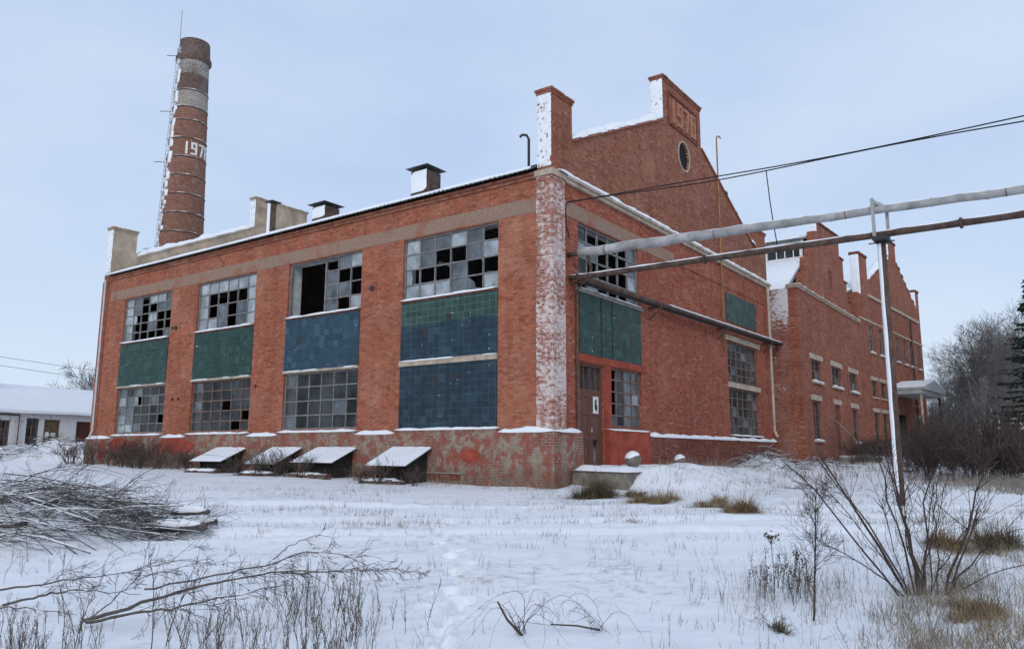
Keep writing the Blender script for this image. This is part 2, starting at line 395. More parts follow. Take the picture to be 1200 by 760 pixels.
def axis(parts):
    o = [parts[0][0]]
    for a, b, st in parts:
        k = max(1, int(round((b-a)/st))); o += [a+(b-a)*(i+1)/k for i in range(k)]
    return o
la = axis([(-700, -120, 60), (-120, -40, 8), (-40, -14, 1.0), (-14, -2.2, .2), (-2.2, .4, .033), (.4, 14, .2), (14, 45, 1.0), (45, 120, 8), (120, 700, 60)])
da = axis([(-60, 2, 4), (2, 4.6, .3), (4.6, 12, .04), (12, 26, .12), (26, 48, .5), (48, 100, 4), (100, 1200, 60)])
v = []; nl = len(la)
for d in da:
    for l in la:
        x, y = world2(l, d); v.append((x, y, gz(x, y)))
f = [(j*nl+i, j*nl+i+1, (j+1)*nl+i+1, (j+1)*nl+i) for j in range(len(da)-1) for i in range(nl-1)]
me = bpy.data.meshes.new('snowy_ground'); me.from_pydata(v, [], f); me.materials.append(M['ground'])
me.polygons.foreach_set('use_smooth', [True]*len(f))
g = bpy.data.objects.new('snowy_ground', me); COL.objects.link(g); g['kind'] = 'structure'
tag(g, 'snow covered yard with a trail of footprints')

# ------------------------------------------------------------------ snow strips
def snow_ledge(mb, a, b, outv, wd, th, seed=0, step=.18, sag=.03, gaps=.19):
    """a snow ridge lying on a ledge from a to b, wd deep along outv, th thick, with uneven front and top"""
    a = Vector(a); b = Vector(b); o = Vector(outv).normalized(); n = max(2, int((b-a).length/step)); rows = []
    for i in range(n+1):
        t = i/n; p = a.lerp(b, t); k = (b-a).length*t
        h = th*max(.25, 1+.85*ns(k*1.3, seed)+.45*ns(k*4, seed+5)); q = wd*(1+.22*ns(k*2.1, seed+9)+.08*ns(k*5.5, seed+2))
        e = min(1, 3*min(t, 1-t)*n/6+.25)
        if gaps and ns(k*.9, seed+20) > 1-gaps*2: e *= .15
        h *= e
        rows.append([p+Vector((0, 0, -.004)), p+Vector((0, 0, h*.8)), p+o*q*.4+Vector((0, 0, h)), p+o*q*.85+Vector((0, 0, h*.8)), p+o*(q+sag*.6)+Vector((0, 0, h*.2)), p+o*(q+sag*.3)+Vector((0, 0, -sag*e))])
    base = len(mb.v); m = 6
    for r in rows: mb.v += [tuple(p) for p in r]
    for i in range(n):
        for j in range(m-1):
            q = base+i*m+j; mb.f.append((q, q+m, q+m+1, q+1)); mb.m.append(0)
    mb.f.append(tuple(base+j for j in range(m))); mb.m.append(0)
    mb.f.append(tuple(base+n*m+j for j in reversed(range(m)))); mb.m.append(0)

def frost_plate(mb, org, u, v, un, vn, th, seed=0, cov=1.0):
    """wind-driven snow plastered on a wall face: an uneven crust, th thick"""
    org = Vector(org); u = Vector(u); v = Vector(v); n = u.cross(v).normalized()
    base = len(mb.v)
    for j in range(vn+1):
        for i in range(un+1):
            p = org+u*(i/un)+v*(j/vn)
            e = 1 if 0 < i < un and 0 < j < vn else -.1
            h = th*(.75+.9*ns(i*.55+seed*3.1, j*.55, seed))*e
            if ns(i*.8, j*1.5, seed+11)+.5*ns(i*1.9, j*3.1, seed+17) > cov: h = -.006
            mb.v.append(tuple(p+n*h))
    for j in range(vn):
        for i in range(un):
            q = base+j*(un+1)+i; mb.f.append((q, q+1, q+un+2, q+un+1)); mb.m.append(0)

# ------------------------------------------------------------------ windows
def window(parent, org, u, v, wd, ht, cols, rows, states, fm='frame', heavy=(), bar=.045, name='window', label=None, open_cells=()):
    """frame with glazing bars, panes one sub-part. states: string rows top to bottom, one letter per pane: . missing, d dark, g grey, w pale, h half broken, H left half gone, c white curtain"""
    org = Vector(org); u = Vector(u); v = Vector(v); n = u.cross(v)
    def at(a, b, d=0): return org+u*a+v*b+n*d
    mb = MB()
    def barbox(a0, a1, b0, b1, t):
        mb.hexa([at(a0, b0, t), at(a1, b0, t), at(a1, b0, -t), at(a0, b0, -t), at(a0, b1, t), at(a1, b1, t), at(a1, b1, -t), at(a0, b1, -t)])
    e = .06
    barbox(0, wd, 0, e, .05); barbox(0, wd, ht-e, ht, .05); barbox(0, e, e, ht-e, .049); barbox(wd-e, wd, e, ht-e, .049)
    cw, rh = wd/cols, ht/rows
    for i in range(1, cols):
        b = bar*(1.6 if i in heavy else 1); c0 = [r for r in range(rows) if not ((i-1, r) in open_cells and (i, r) in open_cells)]
        if not c0: continue
        barbox(i*cw-b/2, i*cw+b/2, e, ht-e, .028)
    for j in range(1, rows):
        jj = rows-j
        segs = []; st = None
        for i in range(cols):
            gone = (i, jj-1) in open_cells and (i, jj) in open_cells
            if gone and st is not None: segs.append((st, i)); st = None
            if not gone and st is None: st = i
        if st is not None: segs.append((st, cols))
        for a, b in segs: barbox(max(e, a*cw), min(wd-e, b*cw), j*rh-bar/2, j*rh+bar/2, .024)
    fo = mb.build(name, M[fm], parent)
    if label: fo['label'] = label
    pm = MB(); r_ = random.Random(int(abs(org.x*13+org.y*7+org.z*3)))
    for j, row in enumerate(states):
        for i, s in enumerate(row):
            if s == '.' and (cols*rows < 9 or (i, j) in open_cells): continue
            a0, a1 = i*cw+.004, (i+1)*cw-.004; b1 = ht-j*rh-.004; b0 = ht-(j+1)*rh+.004
            k = {'d': 0, 'g': 1, 'w': 2, 'h': 1, 'H': 2, 'c': 3, 'k': 2, '.': 0}[s]
            tx, ty = r_.uniform(-.014, .014), r_.uniform(-.014, .014)
            if s == '.':
                q = r_.random(); f0 = r_.uniform(.15, .45); f1 = r_.uniform(.15, .5)
                if q < .3: pm.face([at(a0, b0), at(a0+f0*cw, b0), at(a0+f0*.3*cw, b0+f1*.4*rh), at(a0, b0+f1*rh)], 1)
                elif q < .5: pm.face([at(a1, b1), at(a1-f0*cw, b1), at(a1-f0*.4*cw, b1-f1*.35*rh), at(a1, b1-f1*rh)], 1)
                elif q < .65: pm.face([at(a0, b0), at(a1, b0), at(a0+.6*cw, b0+f1*.3*rh), at(a0+.25*cw, b0+f1*.7*rh)], 0)
                continue
            if s == 'h':      # a jagged remnant along the left and the foot
                pm.face([at(a0, b0), at(a1, b0), at(a1, b0+.12*rh), at(a0+.55*cw, b0+.25*rh), at(a0+.45*cw, b0+.6*rh), at(a0, b1)], k)
            elif s == 'H':    # remnant on the left half
                pm.face([at(a0, b0), at(a0+.42*cw, b0), at(a0+.48*cw, b0+.5*rh), at(a0+.4*cw, b1), at(a0, b1)], k)
            else:
                pm.face([at(a0, b0, tx), at(a1, b0, ty), at(a1, b1, -tx), at(a0, b1, -ty)], k)
    if pm.f: pm.build('pane', GL, fo)
    return fo

# ------------------------------------------------------------------ the brick hall
W_, L_ = 19.7, 26.1
EAVE = 9.12
BAYS = [(1.95+6*i, 5.95+6*i) for i in range(4)]
hall = empty('brick_factory_hall', (0, 0, 0), 0, 'large red brick factory hall with blue and green tiled panels and a 1970 gable', 'factory building')
ZU0, ZU1, ZT0, ZL0, ZL1 = 5.78, 7.86, 3.76, 1.60, 3.66
mb = MB()
# left facade (faces -x): u runs towards -y so that u x v looks outwards
UL, VL = Vector((0, -1, 0)), Vector((0, 0, 1))
def lh(y0, y1, z0, z1): return rect(-y1, -y0, z0, z1)
holes = []
for i, (a, b) in enumerate(BAYS):
    holes.append(lh(a, b, ZU0, ZU1))
    if i: holes.append(lh(a, b, ZL0, ZL1))
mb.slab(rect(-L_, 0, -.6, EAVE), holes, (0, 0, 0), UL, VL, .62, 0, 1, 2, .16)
# front facade (faces -y): u runs along +x
UF, VF = Vector((1, 0, 0)), Vector((0, 0, 1))
fh = [rect(1.5, 5.6, 5.78, 7.86), rect(1.5, 2.95, .38, 3.5), rect(3.45, 5.6, 1.62, 3.52), rect(13.87, 17.7, 1.58, 3.6), rect(13.87, 17.7, 3.86, 5.64)]
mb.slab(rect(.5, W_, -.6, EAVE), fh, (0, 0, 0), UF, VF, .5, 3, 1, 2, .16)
# rear and right walls
mb.slab(rect(-W_, -.5, -.6, EAVE), [], (0, L_, 0), (-1, 0, 0), VF, .5, 0, 1)
mb.slab(rect(.5, L_-.5, -.6, EAVE), [], (W_, 0, 0), (0, 1, 0), VF, .5, 0, 1)
mb.build('wall', [M['brick'], M['interior'], M['jamb'], M['brick_front']], hall)
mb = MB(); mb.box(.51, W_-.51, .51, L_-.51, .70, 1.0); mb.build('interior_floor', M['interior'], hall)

# plinth, projecting
mb = MB()
mb.box(-.15, -.003, -.15, L_+.15, -.8, 1.40, 0); mb.box(-.003, 1.44, -.15, -.003, -.8, 1.40, 0)
mb.box(-.003, W_, L_+.003, L_+.15, -.8, 1.40, 0)
for a, b in BAYS[:]: mb.box(-.10, -.003, a-.05, b+.05, 1.40, 1.52, 0)
mb.box(5.85, W_, -.15, -.003, -.8, 1.38, 1)
mb.box(2.98, 5.85, -.17, -.003, -.8, 1.53, 2)
mb.build('plinth', [M['plinth'], M['brick_plinth'], M['redpaint']], hall)
# smooth red repair patches on the plinth
for (y, z, a, b) in ((2.85, .72, .38, .22), (22.9, 1.08, 1.3, .27), (24.6, .85, .35, .5), (18.6, 1.05, 1.5, .3)):
    mb = MB(); k = 40
    mb.face([(-.157, y+a*cos(t*2*pi/k)*(1+.35*ns(cos(t*2*pi/k)*1.4, sin(t*2*pi/k)*1.4, y)+.14*ns(t*.9, y)), z+b*sin(t*2*pi/k)*(1+.4*ns(cos(t*2*pi/k)*1.6, sin(t*2*pi/k)*1.6, y+4)+.15*ns(t*.8, y+7))) for t in reversed(range(k))])
    mb.build('repair_patch', M['redpaint'], hall)
# bricked ledge below bay 1 and a slot vent in the plinth
mb = MB(); mb.box(-.19, -.151, 3.0, 5.4, .17, .20); mb.box(-.165, -.151, 3.2, 5.2, -.02, .17, 1); mb.build('plinth_slot', [M['concrete'], M['brick_plinth']], hall)

# corner pilasters
mb = MB(); mb.box(-.08, .62, -.08, .5, 1.42, 8.93); mb.build('corner_pilaster', M['brick_lime'], hall)
mb = MB(); mb.box(-.12, .66, -.12, .54, 8.934, 9.12); mb.build('pilaster_cap', M['beige'], hall)
mb = MB(); mb.box(W_-.62, W_+.004, -.05, -.003, 1.42, 8.93); mb.build('corner_pilaster', M['brick_front'], hall)
mb = MB(); mb.box(-.05, -.003, L_-.5, L_+.004, 1.42, 8.93); mb.build('corner_pilaster', M['brick'], hall)
# concrete band above the windows
mb = MB(); mb.box(-.012, .0, .51, 25.3, 7.90, 8.36); mb.box(.63, 8.6, -.012, 0, 7.90, 8.36); mb.build('concrete_band', M['lintel'], hall)
mb = MB(); mb.box(9.0, 19.0, -.010, 0, 7.95, 8.02); mb.box(8.2, 9.0, -.02, 0, 7.93, 8.05); mb.build('brick_course', M['brick_plinth'], hall)

# corbelled cornice under the eaves
mb = MB(); mb.box(-.06, -.001, .51, L_-.51, 8.93, 9.03); mb.box(-.11, -.001, .56, L_-.51, 9.033, 9.115); mb.build('cornice', M['brick_gable'], hall)
# string course on the front
mb = MB(); mb.box(.67, W_+.08, -.10, 0, 8.90, 9.02); mb.box(.67, W_+.14, -.17, 0, 9.022, 9.125); mb.build('string_course', M['beige'], hall)
mb = MB(); snow_ledge(mb, (.2, 0, 9.127), (W_+.1, 0, 9.127), (0, -1, 0), .17, .10, 3); mb.build('snow', M['snow'], hall, True)

# gables: front and rear
GAB = [(0, 9.13), (W_, 9.13), (W_, 11.55), (W_-1.2, 11.55), (W_-1.2, 10.36), (11.72, 13.56), (11.72, 15.28), (7.98, 15.28), (7.98, 13.56), (1.2, 10.36), (1.2, 11.55), (0, 11.55)]
ocu = [(9.87+.52*cos(t*pi/12), 12.66+.58*sin(t*pi/12)) for t in range(24)]
mb = MB(); mb.slab(GAB, [ocu], (0, 0, 0), UF, VF, .5, 0, 0, 0); mb.build('gable', M['brick_gable'], hall)
mb = MB()
for r0, r1, y in ((1.0, 1.13, -.03),):
    k = 32
    for t in range(k):
        a0, a1 = 2*pi*t/k, 2*pi*(t+1)/k
        p = lambda r, a, yy: (9.87+.52*r*cos(a), yy, 12.66+.58*r*sin(a))
        mb.face([p(r0, a0, y), p(r1, a0, y), p(r1, a1, y), p(r0, a1, y)]); mb.face([p(r1, a0, y), p(r1, a0, 0), p(r1, a1, 0), p(r1, a1, y)]); mb.face([p(r0, a0, .2), p(r0, a0, y), p(r0, a1, y), p(r0, a1, .2)])
rw = mb.build('round_window', M['beige'], hall)
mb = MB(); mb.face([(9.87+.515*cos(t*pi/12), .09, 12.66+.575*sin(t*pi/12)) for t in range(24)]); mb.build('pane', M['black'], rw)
mb = MB(); mb.slab([(W_-x, z) for x, z in GAB], [], (W_, L_, 0), (-1, 0, 0), VF, .5, 0, 1); mb.build('gable', [M['brick_gable'], M['render']], hall)
# copings on towers, year block and slopes
def copings(y0, y1):
    mb = MB()
    for a, b, z in ((-.06, 1.26, 11.552), (W_-1.26, W_+.06, 11.552), (7.92, 11.78, 15.282)):
        mb.box(a+.03, b-.03, y0-.03, y1+.03, z, z+.09); mb.box(a, b, y0-.07, y1+.07, z+.092, z+.17)
    for s_ in (0, 1):
        X = (lambda x: W_-x) if s_ else (lambda x: x)
        p = [(X(1.203), y0-.06, 10.37), (X(7.977), y0-.06, 13.555), (X(7.977), y1+.06, 13.555), (X(1.203), y1+.06, 10.37)]
        mb.hexa(p+[(x, y, z+.09) for x, y, z in p])
    return mb
copings(0, .5).build('coping', M['brick_gable'], hall); copings(L_-.5, L_).build('coping', M['render'], hall)
mb = MB()
for y0, y1, sd_ in ((0, .5, 1), (L_-.5, L_, 2)):
    for a, b, z in ((-.05, 1.25, 11.724), (W_-1.25, W_+.05, 11.724), (7.94, 11.76, 15.454)):
        snow_ledge(mb, (a, y1+.05, z), (b, y1+.05, z), (0, -1, 0), y1-y0+.1, .05, sd_+z, .15)
    for s_ in (0, 1):
        X = (lambda x: W_-x) if s_ else (lambda x: x)
        snow_ledge(mb, (X(1.25), y1+.04, 10.48), (X(7.93), y1+.04, 13.63), (0, -1, 0), y1-y0+.08, .20, sd_+7, .2)
# wind-plastered snow on the faces towards -x
frost_plate(mb, (-.005, .5, 9.25), (0, -.5, 0), (0, 0, 2.35), 12, 44, .022, 2, .10)
frost_plate(mb, (7.975, .5, 13.6), (0, -.5, 0), (0, 0, 1.7), 12, 34, .022, 3, .16)
frost_plate(mb, (-.005, L_, 9.4), (0, -.5, 0), (0, 0, 2.2), 10, 40, .02, 4, .12)
frost_plate(mb, (7.975, L_, 13.6), (0, -.5, 0), (0, 0, 1.7), 10, 30, .02, 5, .12)
mb.build('snow', M['snow'], hall, True)
# the 1970 panel
def digit(mb, ch, x, z, wd, ht, t, put):
    h2 = ht/2
    seg = {'a': (0, wd, ht-t, ht), 'g': (0, wd, h2-t/2, h2+t/2), 'd': (0, wd, 0, t), 'f': (0, t, h2+t/2, ht-t), 'b': (wd-t, wd, h2+t/2, ht-t), 'e': (0, t, t, h2-t/2), 'c': (wd-t, wd, t, h2-t/2)}
    on = {'0': 'abcdef', '6': 'afgedc', '7': 'a', '9': 'abcdfg', '1': ''}[ch]
    for k in on:
        a, b, c, e = seg[k]; put(mb, [(x+a, z+c), (x+b, z+c), (x+b, z+e), (x+a, z+e)])
    if ch == '0':
        put(mb, [(x, z+h2-t/2), (x+t, z+h2-t/2), (x+t, z+h2+t/2), (x, z+h2+t/2)]); put(mb, [(x+wd-t, z+h2-t/2), (x+wd, z+h2-t/2), (x+wd, z+h2+t/2), (x+wd-t, z+h2+t/2)])
    if ch == '7': put(mb, [(x+.3*wd, z), (x+.3*wd+t, z), (x+wd, z+ht-t), (x+wd-t, z+ht-t)])
    if ch == '1':
        put(mb, [(x+wd*.45, z), (x+wd*.45+t, z), (x+wd*.45+t, z+ht), (x+wd*.45, z+ht)])
def putf(mb, q):
    mb.hexa([(q[0][0], -.07, q[0][1]), (q[1][0], -.07, q[1][1]), (q[1][0], .0, q[1][1]), (q[0][0], .0, q[0][1]), (q[3][0], -.07, q[3][1]), (q[2][0], -.07, q[2][1]), (q[2][0], .0, q[2][1]), (q[3][0], .0, q[3][1])])
mb = MB()
for k, ch in enumerate('1970'): digit(mb, ch, 8.62+.66*k, 13.74, .48, 1.02, .15, putf)
mb.build('year_numerals', M['numeral'], hall)
mb = MB()
for q in ((8.42, 11.28, 14.86, 14.94), (8.42, 11.28, 13.58, 13.65), (8.42, 8.50, 13.65, 14.86), (11.20, 11.28, 13.65, 14.86)): mb.box(q[0], q[1], -.05, 0, q[2], q[3])
mb.build('numeral_border', M['brick_plinth'], hall)

# roof: corrugated sheets and the snow on them
def roof_z(x): return EAVE+.06+.455*(min(x, W_-x)+.28)
mb = MB(); n = 1100
for s_ in (0, 1):
    X = (lambda x: W_-x) if s_ else (lambda x: x)
    base = len(mb.v)
    for i in range(n+1):
        y = .53+(L_-1.06)*i/n; c = .028*cos(2*pi*y/.19)
        for x in (-.28, W_/2): mb.v.append((X(x), y, roof_z(x)+c))
        mb.v.append((X(-.28), y, roof_z(-.28)+c-.022))
        mb.v.append((X(W_/2), y, roof_z(W_/2)+c-.022))
    for i in range(n):
        q = base+i*4
        mb.f += [(q, q+1, q+5, q+4), (q+2, q, q+4, q+6), (q+3, q+2, q+6, q+7)]; mb.m += [0, 0, 0]
rf = mb.build('roof', M['sheet'], hall)
mb = MB(); nn = 150; mm = 16
for s_ in (0, 1):
    X = (lambda x: W_-x) if s_ else (lambda x: x); base = len(mb.v)
    for i in range(nn+1):
        y = .55+(L_-1.1)*i/nn
        for j in range(mm+1):
            x0 = -.285+.02*ns(y*1.3, 4); x = x0 if j == 0 else x0+.012+(W_/2-x0-.012)*((j-1)/(mm-1))**1.3
            h = -.01 if j == 0 else .07+.03*ns(x*.8, y*.5, 2)+.012*ns(x*3, y*3)
            mb.v.append((X(x), y, roof_z(x)+h))
        mb.v.append((X(W_/2), y, roof_z(W_/2)+.05))
    for i in range(nn):
        for j in range(mm):
            q = base+i*(mm+2)+j; mb.f.append((q, q+1, q+mm+3, q+mm+2)); mb.m.append(0)
mb.build('snow', M['snow'], rf, True)
# roof vents, flues
def roof_at(x): return roof_z(x)
def vent_box(x, y, wd, dp, ht):
    z = roof_at(x)-.2; mb = MB(); mb.box(x-wd/2, x+wd/2, y-dp/2, y+dp/2, z, z+ht+.2); vb = mb.build('roof_vent', M['rust'], rf)
    mb = MB(); frost_plate(mb, (x-wd/2-.003, y+dp/2, z+.2), (0, -dp, 0), (0, 0, ht), 5, 8, .04, 1, .7); mb.build('snow', M['snow'], vb, True)
    mb = MB(); e = .16; h = z+ht+.2
    for a in (-1, 1):
        for b in (-1, 1): mb.box(x+a*wd*.42-.02, x+a*wd*.42+.02, y+b*dp*.42-.02, y+b*dp*.42+.02, h, h+.12)
    p = [(x-wd/2-e, y-dp/2-e, h+.12), (x+wd/2+e, y-dp/2-e, h+.12), (x+wd/2+e, y+dp/2+e, h+.12), (x-wd/2-e, y+dp/2+e, h+.12)]
    q = [(x-.08, y-.08, h+.3), (x+.08, y-.08, h+.3), (x+.08, y+.08, h+.3), (x-.08, y+.08, h+.3)]
    mb.hexa(p+q); mb.build('vent_cap', M['darksteel'], vb)
vent_box(1.35, 6.25, .75, .75, .78); vent_box(1.4, 11.65, .75, .75, .45)
mb = MB(); z = roof_at(1.8)-.2; mb.tube([(1.8, 15.6, z), (1.8, 15.6, z+1.55)], .15, 10); fl = mb.build('flue_pipe', M['rust'], rf)
mb = MB(); mb.box(1.55, 2.05, 15.35, 15.85, z+1.56, z+1.61); mb.build('flue_cap', M['darksteel'], fl)
mb = MB(); mb.tube([(1.62, 15.62, z+.15), (1.62, 15.62, z+1.5)], .07, 6); mb.build('snow', M['snow'], fl)
mb = MB(); z = roof_at(.3)
mb.tube([(.3, 1.02, z-.1), (.3, 1.02, z+.95), (.27, 1.08, z+1.08), (.2, 1.2, z+1.1), (.17, 1.27, z+1.03)], .042, 8); mb.build('bent_vent_pipe', M['darksteel'], rf, True)

# --- bays of the left facade
def lwin(y0, y1, z0, z1, cols, rows, st, fm='frame', **k): return window(hall, (.13, y1-.0, z0), UL, VL, y1-y0, z1-z0, cols, rows, st, fm, **k)
def tile_panel(y0, y1, z0, z1, mat, x=0.0):
    mb = MB(); mb.box(x-.03, x-.004, y0, y1, z0, z1); return mb.build('tiled_panel', M[mat], hall)
for (a, b), st, rows, cols, oc in zip(BAYS, (
        ['wggwg.', 'wg..gw', 'H.. g.'.replace(' ', 'g')[:3]+'g..', 'wwwghk'],
        ['c...gw', 'c..g..', 'c..gg.', 'c..g.w'],
        ['wwwwww', 'w....w', 'w.g.gw', 'wwg.gw'],
        ['wg.wwg', 'wg..gg', 'wH.w..', 'w.. ..'.replace(' ', 'g'), 'w....g']), (4, 4, 4, 5), (6, 6, 6, 6), (0, 1, 0, 0)):
    if oc:
        st = ['....gw', '...g..', '...gg.', '...g.w']
        cells = {(q, r) for r in range(4) for q in range(3)}
        lwin(a, b, ZU0, ZU1, cols, rows, st, open_cells=cells, heavy=(3,), label='upper window with its left casement gone')
    else: lwin(a, b, ZU0, ZU1, cols, rows, st)
lwin(*BAYS[1], ZL0, ZL1, 6, 4, ['gddddd', 'dddddd', 'ddddgd', 'gddddd'])
lwin(*BAYS[2], ZL0, ZL1, 6, 5, ['gddddd', 'dddddd', 'gdd.dd', 'ddddd.', 'dddd.d'][:5], 'rustframe')
lwin(*BAYS[3], ZL0, ZL1, 6, 5, ['gdgddd', 'wgHdgd', 'ggdddd', 'wgddd.', 'wwgddd'])
for (a, b), mat in zip(BAYS, ('tile_mix', 'tile_blue', 'tile_green', 'tile_green')): tile_panel(a, b, ZT0, 5.68, mat)
tile_panel(*BAYS[0], 1.58, 3.56, 'tile_deep')
for a, b in BAYS: mb = MB(); mb.box(-.07, .0, a-.02, b+.02, 3.57 if a < 3 else 3.665, 3.74); mb.build('panel_lintel', M['beige'], hall)
for a, b in BAYS: mb = MB(); mb.box(-.06, -.0, a-.02, b+.02, 5.69, 5.765); mb.build('window_sill', M['brick_plinth'], hall)
mb = MB()
for i, (a, b) in enumerate(BAYS):
    snow_ledge(mb, (.05, b+.02, 5.767), (.05, a-.02, 5.767), (-1, 0, 0), .13, .05, i)
    snow_ledge(mb, (.05, b+.1, 1.52), (.05, a-.1, 1.52), (-1, 0, 0), .16, .055, i+4)
    snow_ledge(mb, (-.025, b, 3.745), (-.025, a, 3.745), (-1, 0, 0), .05, .02, i+9, gaps=.5)
ends = [(-.1, 1.8)]+[(BAYS[i][1]+.12, BAYS[i+1][0]-.12) for i in range(3)]+[(BAYS[3][1]+.12, L_+.1)]
for i, (a, b) in enumerate(ends): snow_ledge(mb, (-.004, b, 1.402), (-.004, a, 1.402), (-1, 0, 0), .155, .11, i+20)
snow_ledge(mb, (-.1, -.09, 1.402), (1.4, -.004, 1.402), (0, -1, 0), .13, .09, 31)
snow_ledge(mb, (3.0, -.004, 1.532), (5.84, -.004, 1.532), (0, -1, 0), .17, .03, 33)
snow_ledge(mb, (5.9, -.004, 1.382), (W_-.1, -.004, 1.382), (0, -1, 0), .16, .11, 32)
snow_ledge(mb, (13.8, .05, 1.58), (17.75, .05, 1.58), (0, -1, 0), .2, .04, 37)
snow_ledge(mb, (1.5, .05, 5.78), (5.6, .05, 5.78), (0, -1, 0), .16, .05, 34, gaps=.5)
mb.build('snow', M['snow'], hall, True)
# iron anchor discs on the piers
for y, z in ((19.45, 6.1), (19.7, 6.12), (7.4, 6.4), (19.3, 3.0), (18.85, 3.0), (13.6, 3.3)):
    mb = MB(); mb.tube([(0, y, z), (-.06, y, z)], .09 if y in (19.45, 7.4) else .05, 8); mb.build('anchor_plate', M['darksteel'], hall)
# downpipes
mb = MB(); mb.tube([(-.10, 25.75, 9.0), (-.10, 25.75, 1.75), (-.22, 25.75, 1.45)], .05, 8); mb.build('downpipe', M['tin'], hall)
mb = MB(); mb.tube([(W_-.35, -.12, 8.9), (W_-.35, -.12, 1.9), (W_-.35, -.25, 1.6)], .075, 8); mb.build('downpipe', M['beige'], hall)

# --- front facade
def fwin(x0, x1, z0, z1, cols, rows, st, fm='frame', **k): return window(hall, (x0, .13, z0), UF, VF, x1-x0, z1-z0, cols, rows, st, fm, **k)
fwin(1.5, 5.6, 5.78, 7.86, 6, 4, ['d....g', 'wg...g', 'd....w', '.w...g'], bar=.06)
fwin(3.45, 5.6, 1.62, 3.52, 4, 5, ['.dgg', '.dgg', '.dgw', '.dgg', 'gdgg'], 'rustframe')
fwin(13.87, 17.7, 1.58, 3.6, 6, 5, ['ddddgd', 'dddddg', 'dgdddd', 'dddgdd', 'ddddgd'], 'rustframe')  # the few grey panes stand in for reflections in dark glass
fwin(13.87, 17.7, 3.86, 5.64, 6, 5, ['gddddd', 'dddgdd', 'dddddg', 'dgdddd', 'gddddd'], 'rustframe')
for a, b in ((1.5, 2.78), (2.84, 3.5), (3.56, 5.6)): mb = MB(); mb.box(a, b, -.03, -.004, 3.77, 5.66); mb.build('tiled_panel', M['tile_green'], hall)
mb = MB(); mb.box(2.78, 2.84, -.02, -.003, 3.77, 5.66); mb.box(3.5, 3.56, -.02, -.003, 3.77, 5.66); mb.build('panel_joint', M['black'], hall)
mb = MB(); mb.box(13.87, 17.7, -.03, -.004, 6.5, 7.76); mb.build('tiled_panel', M['tile_green'], hall)
mb = MB(); mb.box(1.3, 5.9, -.05, -.002, 3.54, 3.76); mb.box(2.98, 3.42, -.03, -.002, 1.56, 3.54); mb.build('red_frieze', M['redpaint'], hall)
for q in ((13.6, 18.0, -.05, -.002, 5.66, 5.88), (13.75, 17.85, -.06, -.002, 3.62, 3.84)): mb = MB(); mb.box(*q); mb.build('window_lintel', M['beige'], hall)
mb = MB(); mb.box(1.3, 5.8, -.04, -.002, 5.67, 5.765); mb.build('window_sill', M['concrete'], hall)
# door with transom
mb = MB()
for a, b, c, e in ((1.5, 1.58, .38, 3.5), (2.87, 2.95, .38, 3.5), (1.58, 2.87, 3.42, 3.5), (1.58, 2.87, 2.62, 2.72)): mb.box(a, b, .06, .18, c, e)
mb.box(2.18, 2.23, .08, .17, 2.72, 3.42); mb.box(1.86, 1.89, .09, .16, 2.72, 3.42); mb.box(2.54, 2.57, .09, .16, 2.72, 3.42)
dr = mb.build('door', M['wood'], hall)
mb = MB(); mb.face([(1.58, .13, 2.72), (2.87, .13, 2.72), (2.87, .13, 3.42), (1.58, .13, 3.42)], 0); mb.build('transom_pane', GL, dr)
for a, b, gap in ((1.585, 2.215, False), (2.235, 2.865, True)):
    mb = MB()
    if gap: mb.box(a, b, .09, .13, 1.25, 2.615); mb.box(a, a+.17, .09, .13, .40, 1.25); mb.box(b-.2, b, .09, .13, .40, 1.25)
    else: mb.box(a, b, .09, .13, .40, 2.615)
    for z0, z1 in ((.40, .52), (1.2, 1.32), (1.95, 2.05), (2.5, 2.614)): mb.box(a+.002, b-.002, .068, .088, z0, z1)
    for x0, x1 in ((a, a+.09), (b-.09, b)): mb.box(x0+.001, x1-.001, .064, .089, .402, 2.612)
    mb.build('door_leaf', M['wood'], dr)
mb = MB(); mb.box(2.38, 2.70, .045, .062, 2.0, 2.52)
sg = mb.build('door_notice', M['sign'], dr)
mb = MB(); mb.face([(2.47, .041, 2.12), (2.60, .041, 2.08), (2.63, .041, 2.24), (2.56, .041, 2.30), (2.60, .041, 2.42), (2.50, .041, 2.44), (2.46, .041, 2.3)][::1]); mb.build('notice_print', M['darksteel'], sg)
mb = MB(); mb.box(2.25, 2.29, .03, .06, 1.42, 1.56); mb.build('door_handle', M['steel'], dr)
mb = MB(); mb.tube([(1.28, -.05, 1.45), (1.28, -.05, 5.6)], .035, 6); mb.build('conduit', M['rust'], hall)

# ------------------------------------------------------------------ pipes along and away from the front
def rod(path, r, n=10, mat='rust', name='pipe', parent=None, smooth=True): mb = MB(); mb.tube(path, r, n); return mb.build(name, M[mat], parent, smooth)
pr = empty('wall_pipe_run', (5, -.4, 5.9), 0, 'pair of snow topped pipes running along the front wall on brackets', 'pipes')
z0 = 6.03
def pz(x): return 5.92+.012*x
mb = MB(); mb.tube([(.75-5, -.0, pz(.75)-5.9), (20.2-5, 0, pz(20.2)-5.9)], .085, 10); mb.build('pipe', M['rust'], pr, True)
mb = MB(); mb.tube([(1.2-5, .22, pz(1)-5.93), (20.4-5, .22, pz(20)-5.93)], .06, 8); mb.build('pipe', M['darksteel'], pr, True)
mb = MB()
snow_ledge(mb, (7.0-5, .06, pz(7)+.07-5.9), (20.2-5, .06, pz(20.2)+.07-5.9), (0, -1, 0), .12, .03, 3); snow_ledge(mb, (.9-5, .26, pz(1)+.02-5.9), (20-5, .26, pz(20)+.02-5.9), (0, -1, 0), .08, .03, 5)
mb.build('snow', M['snow'], pr, True)
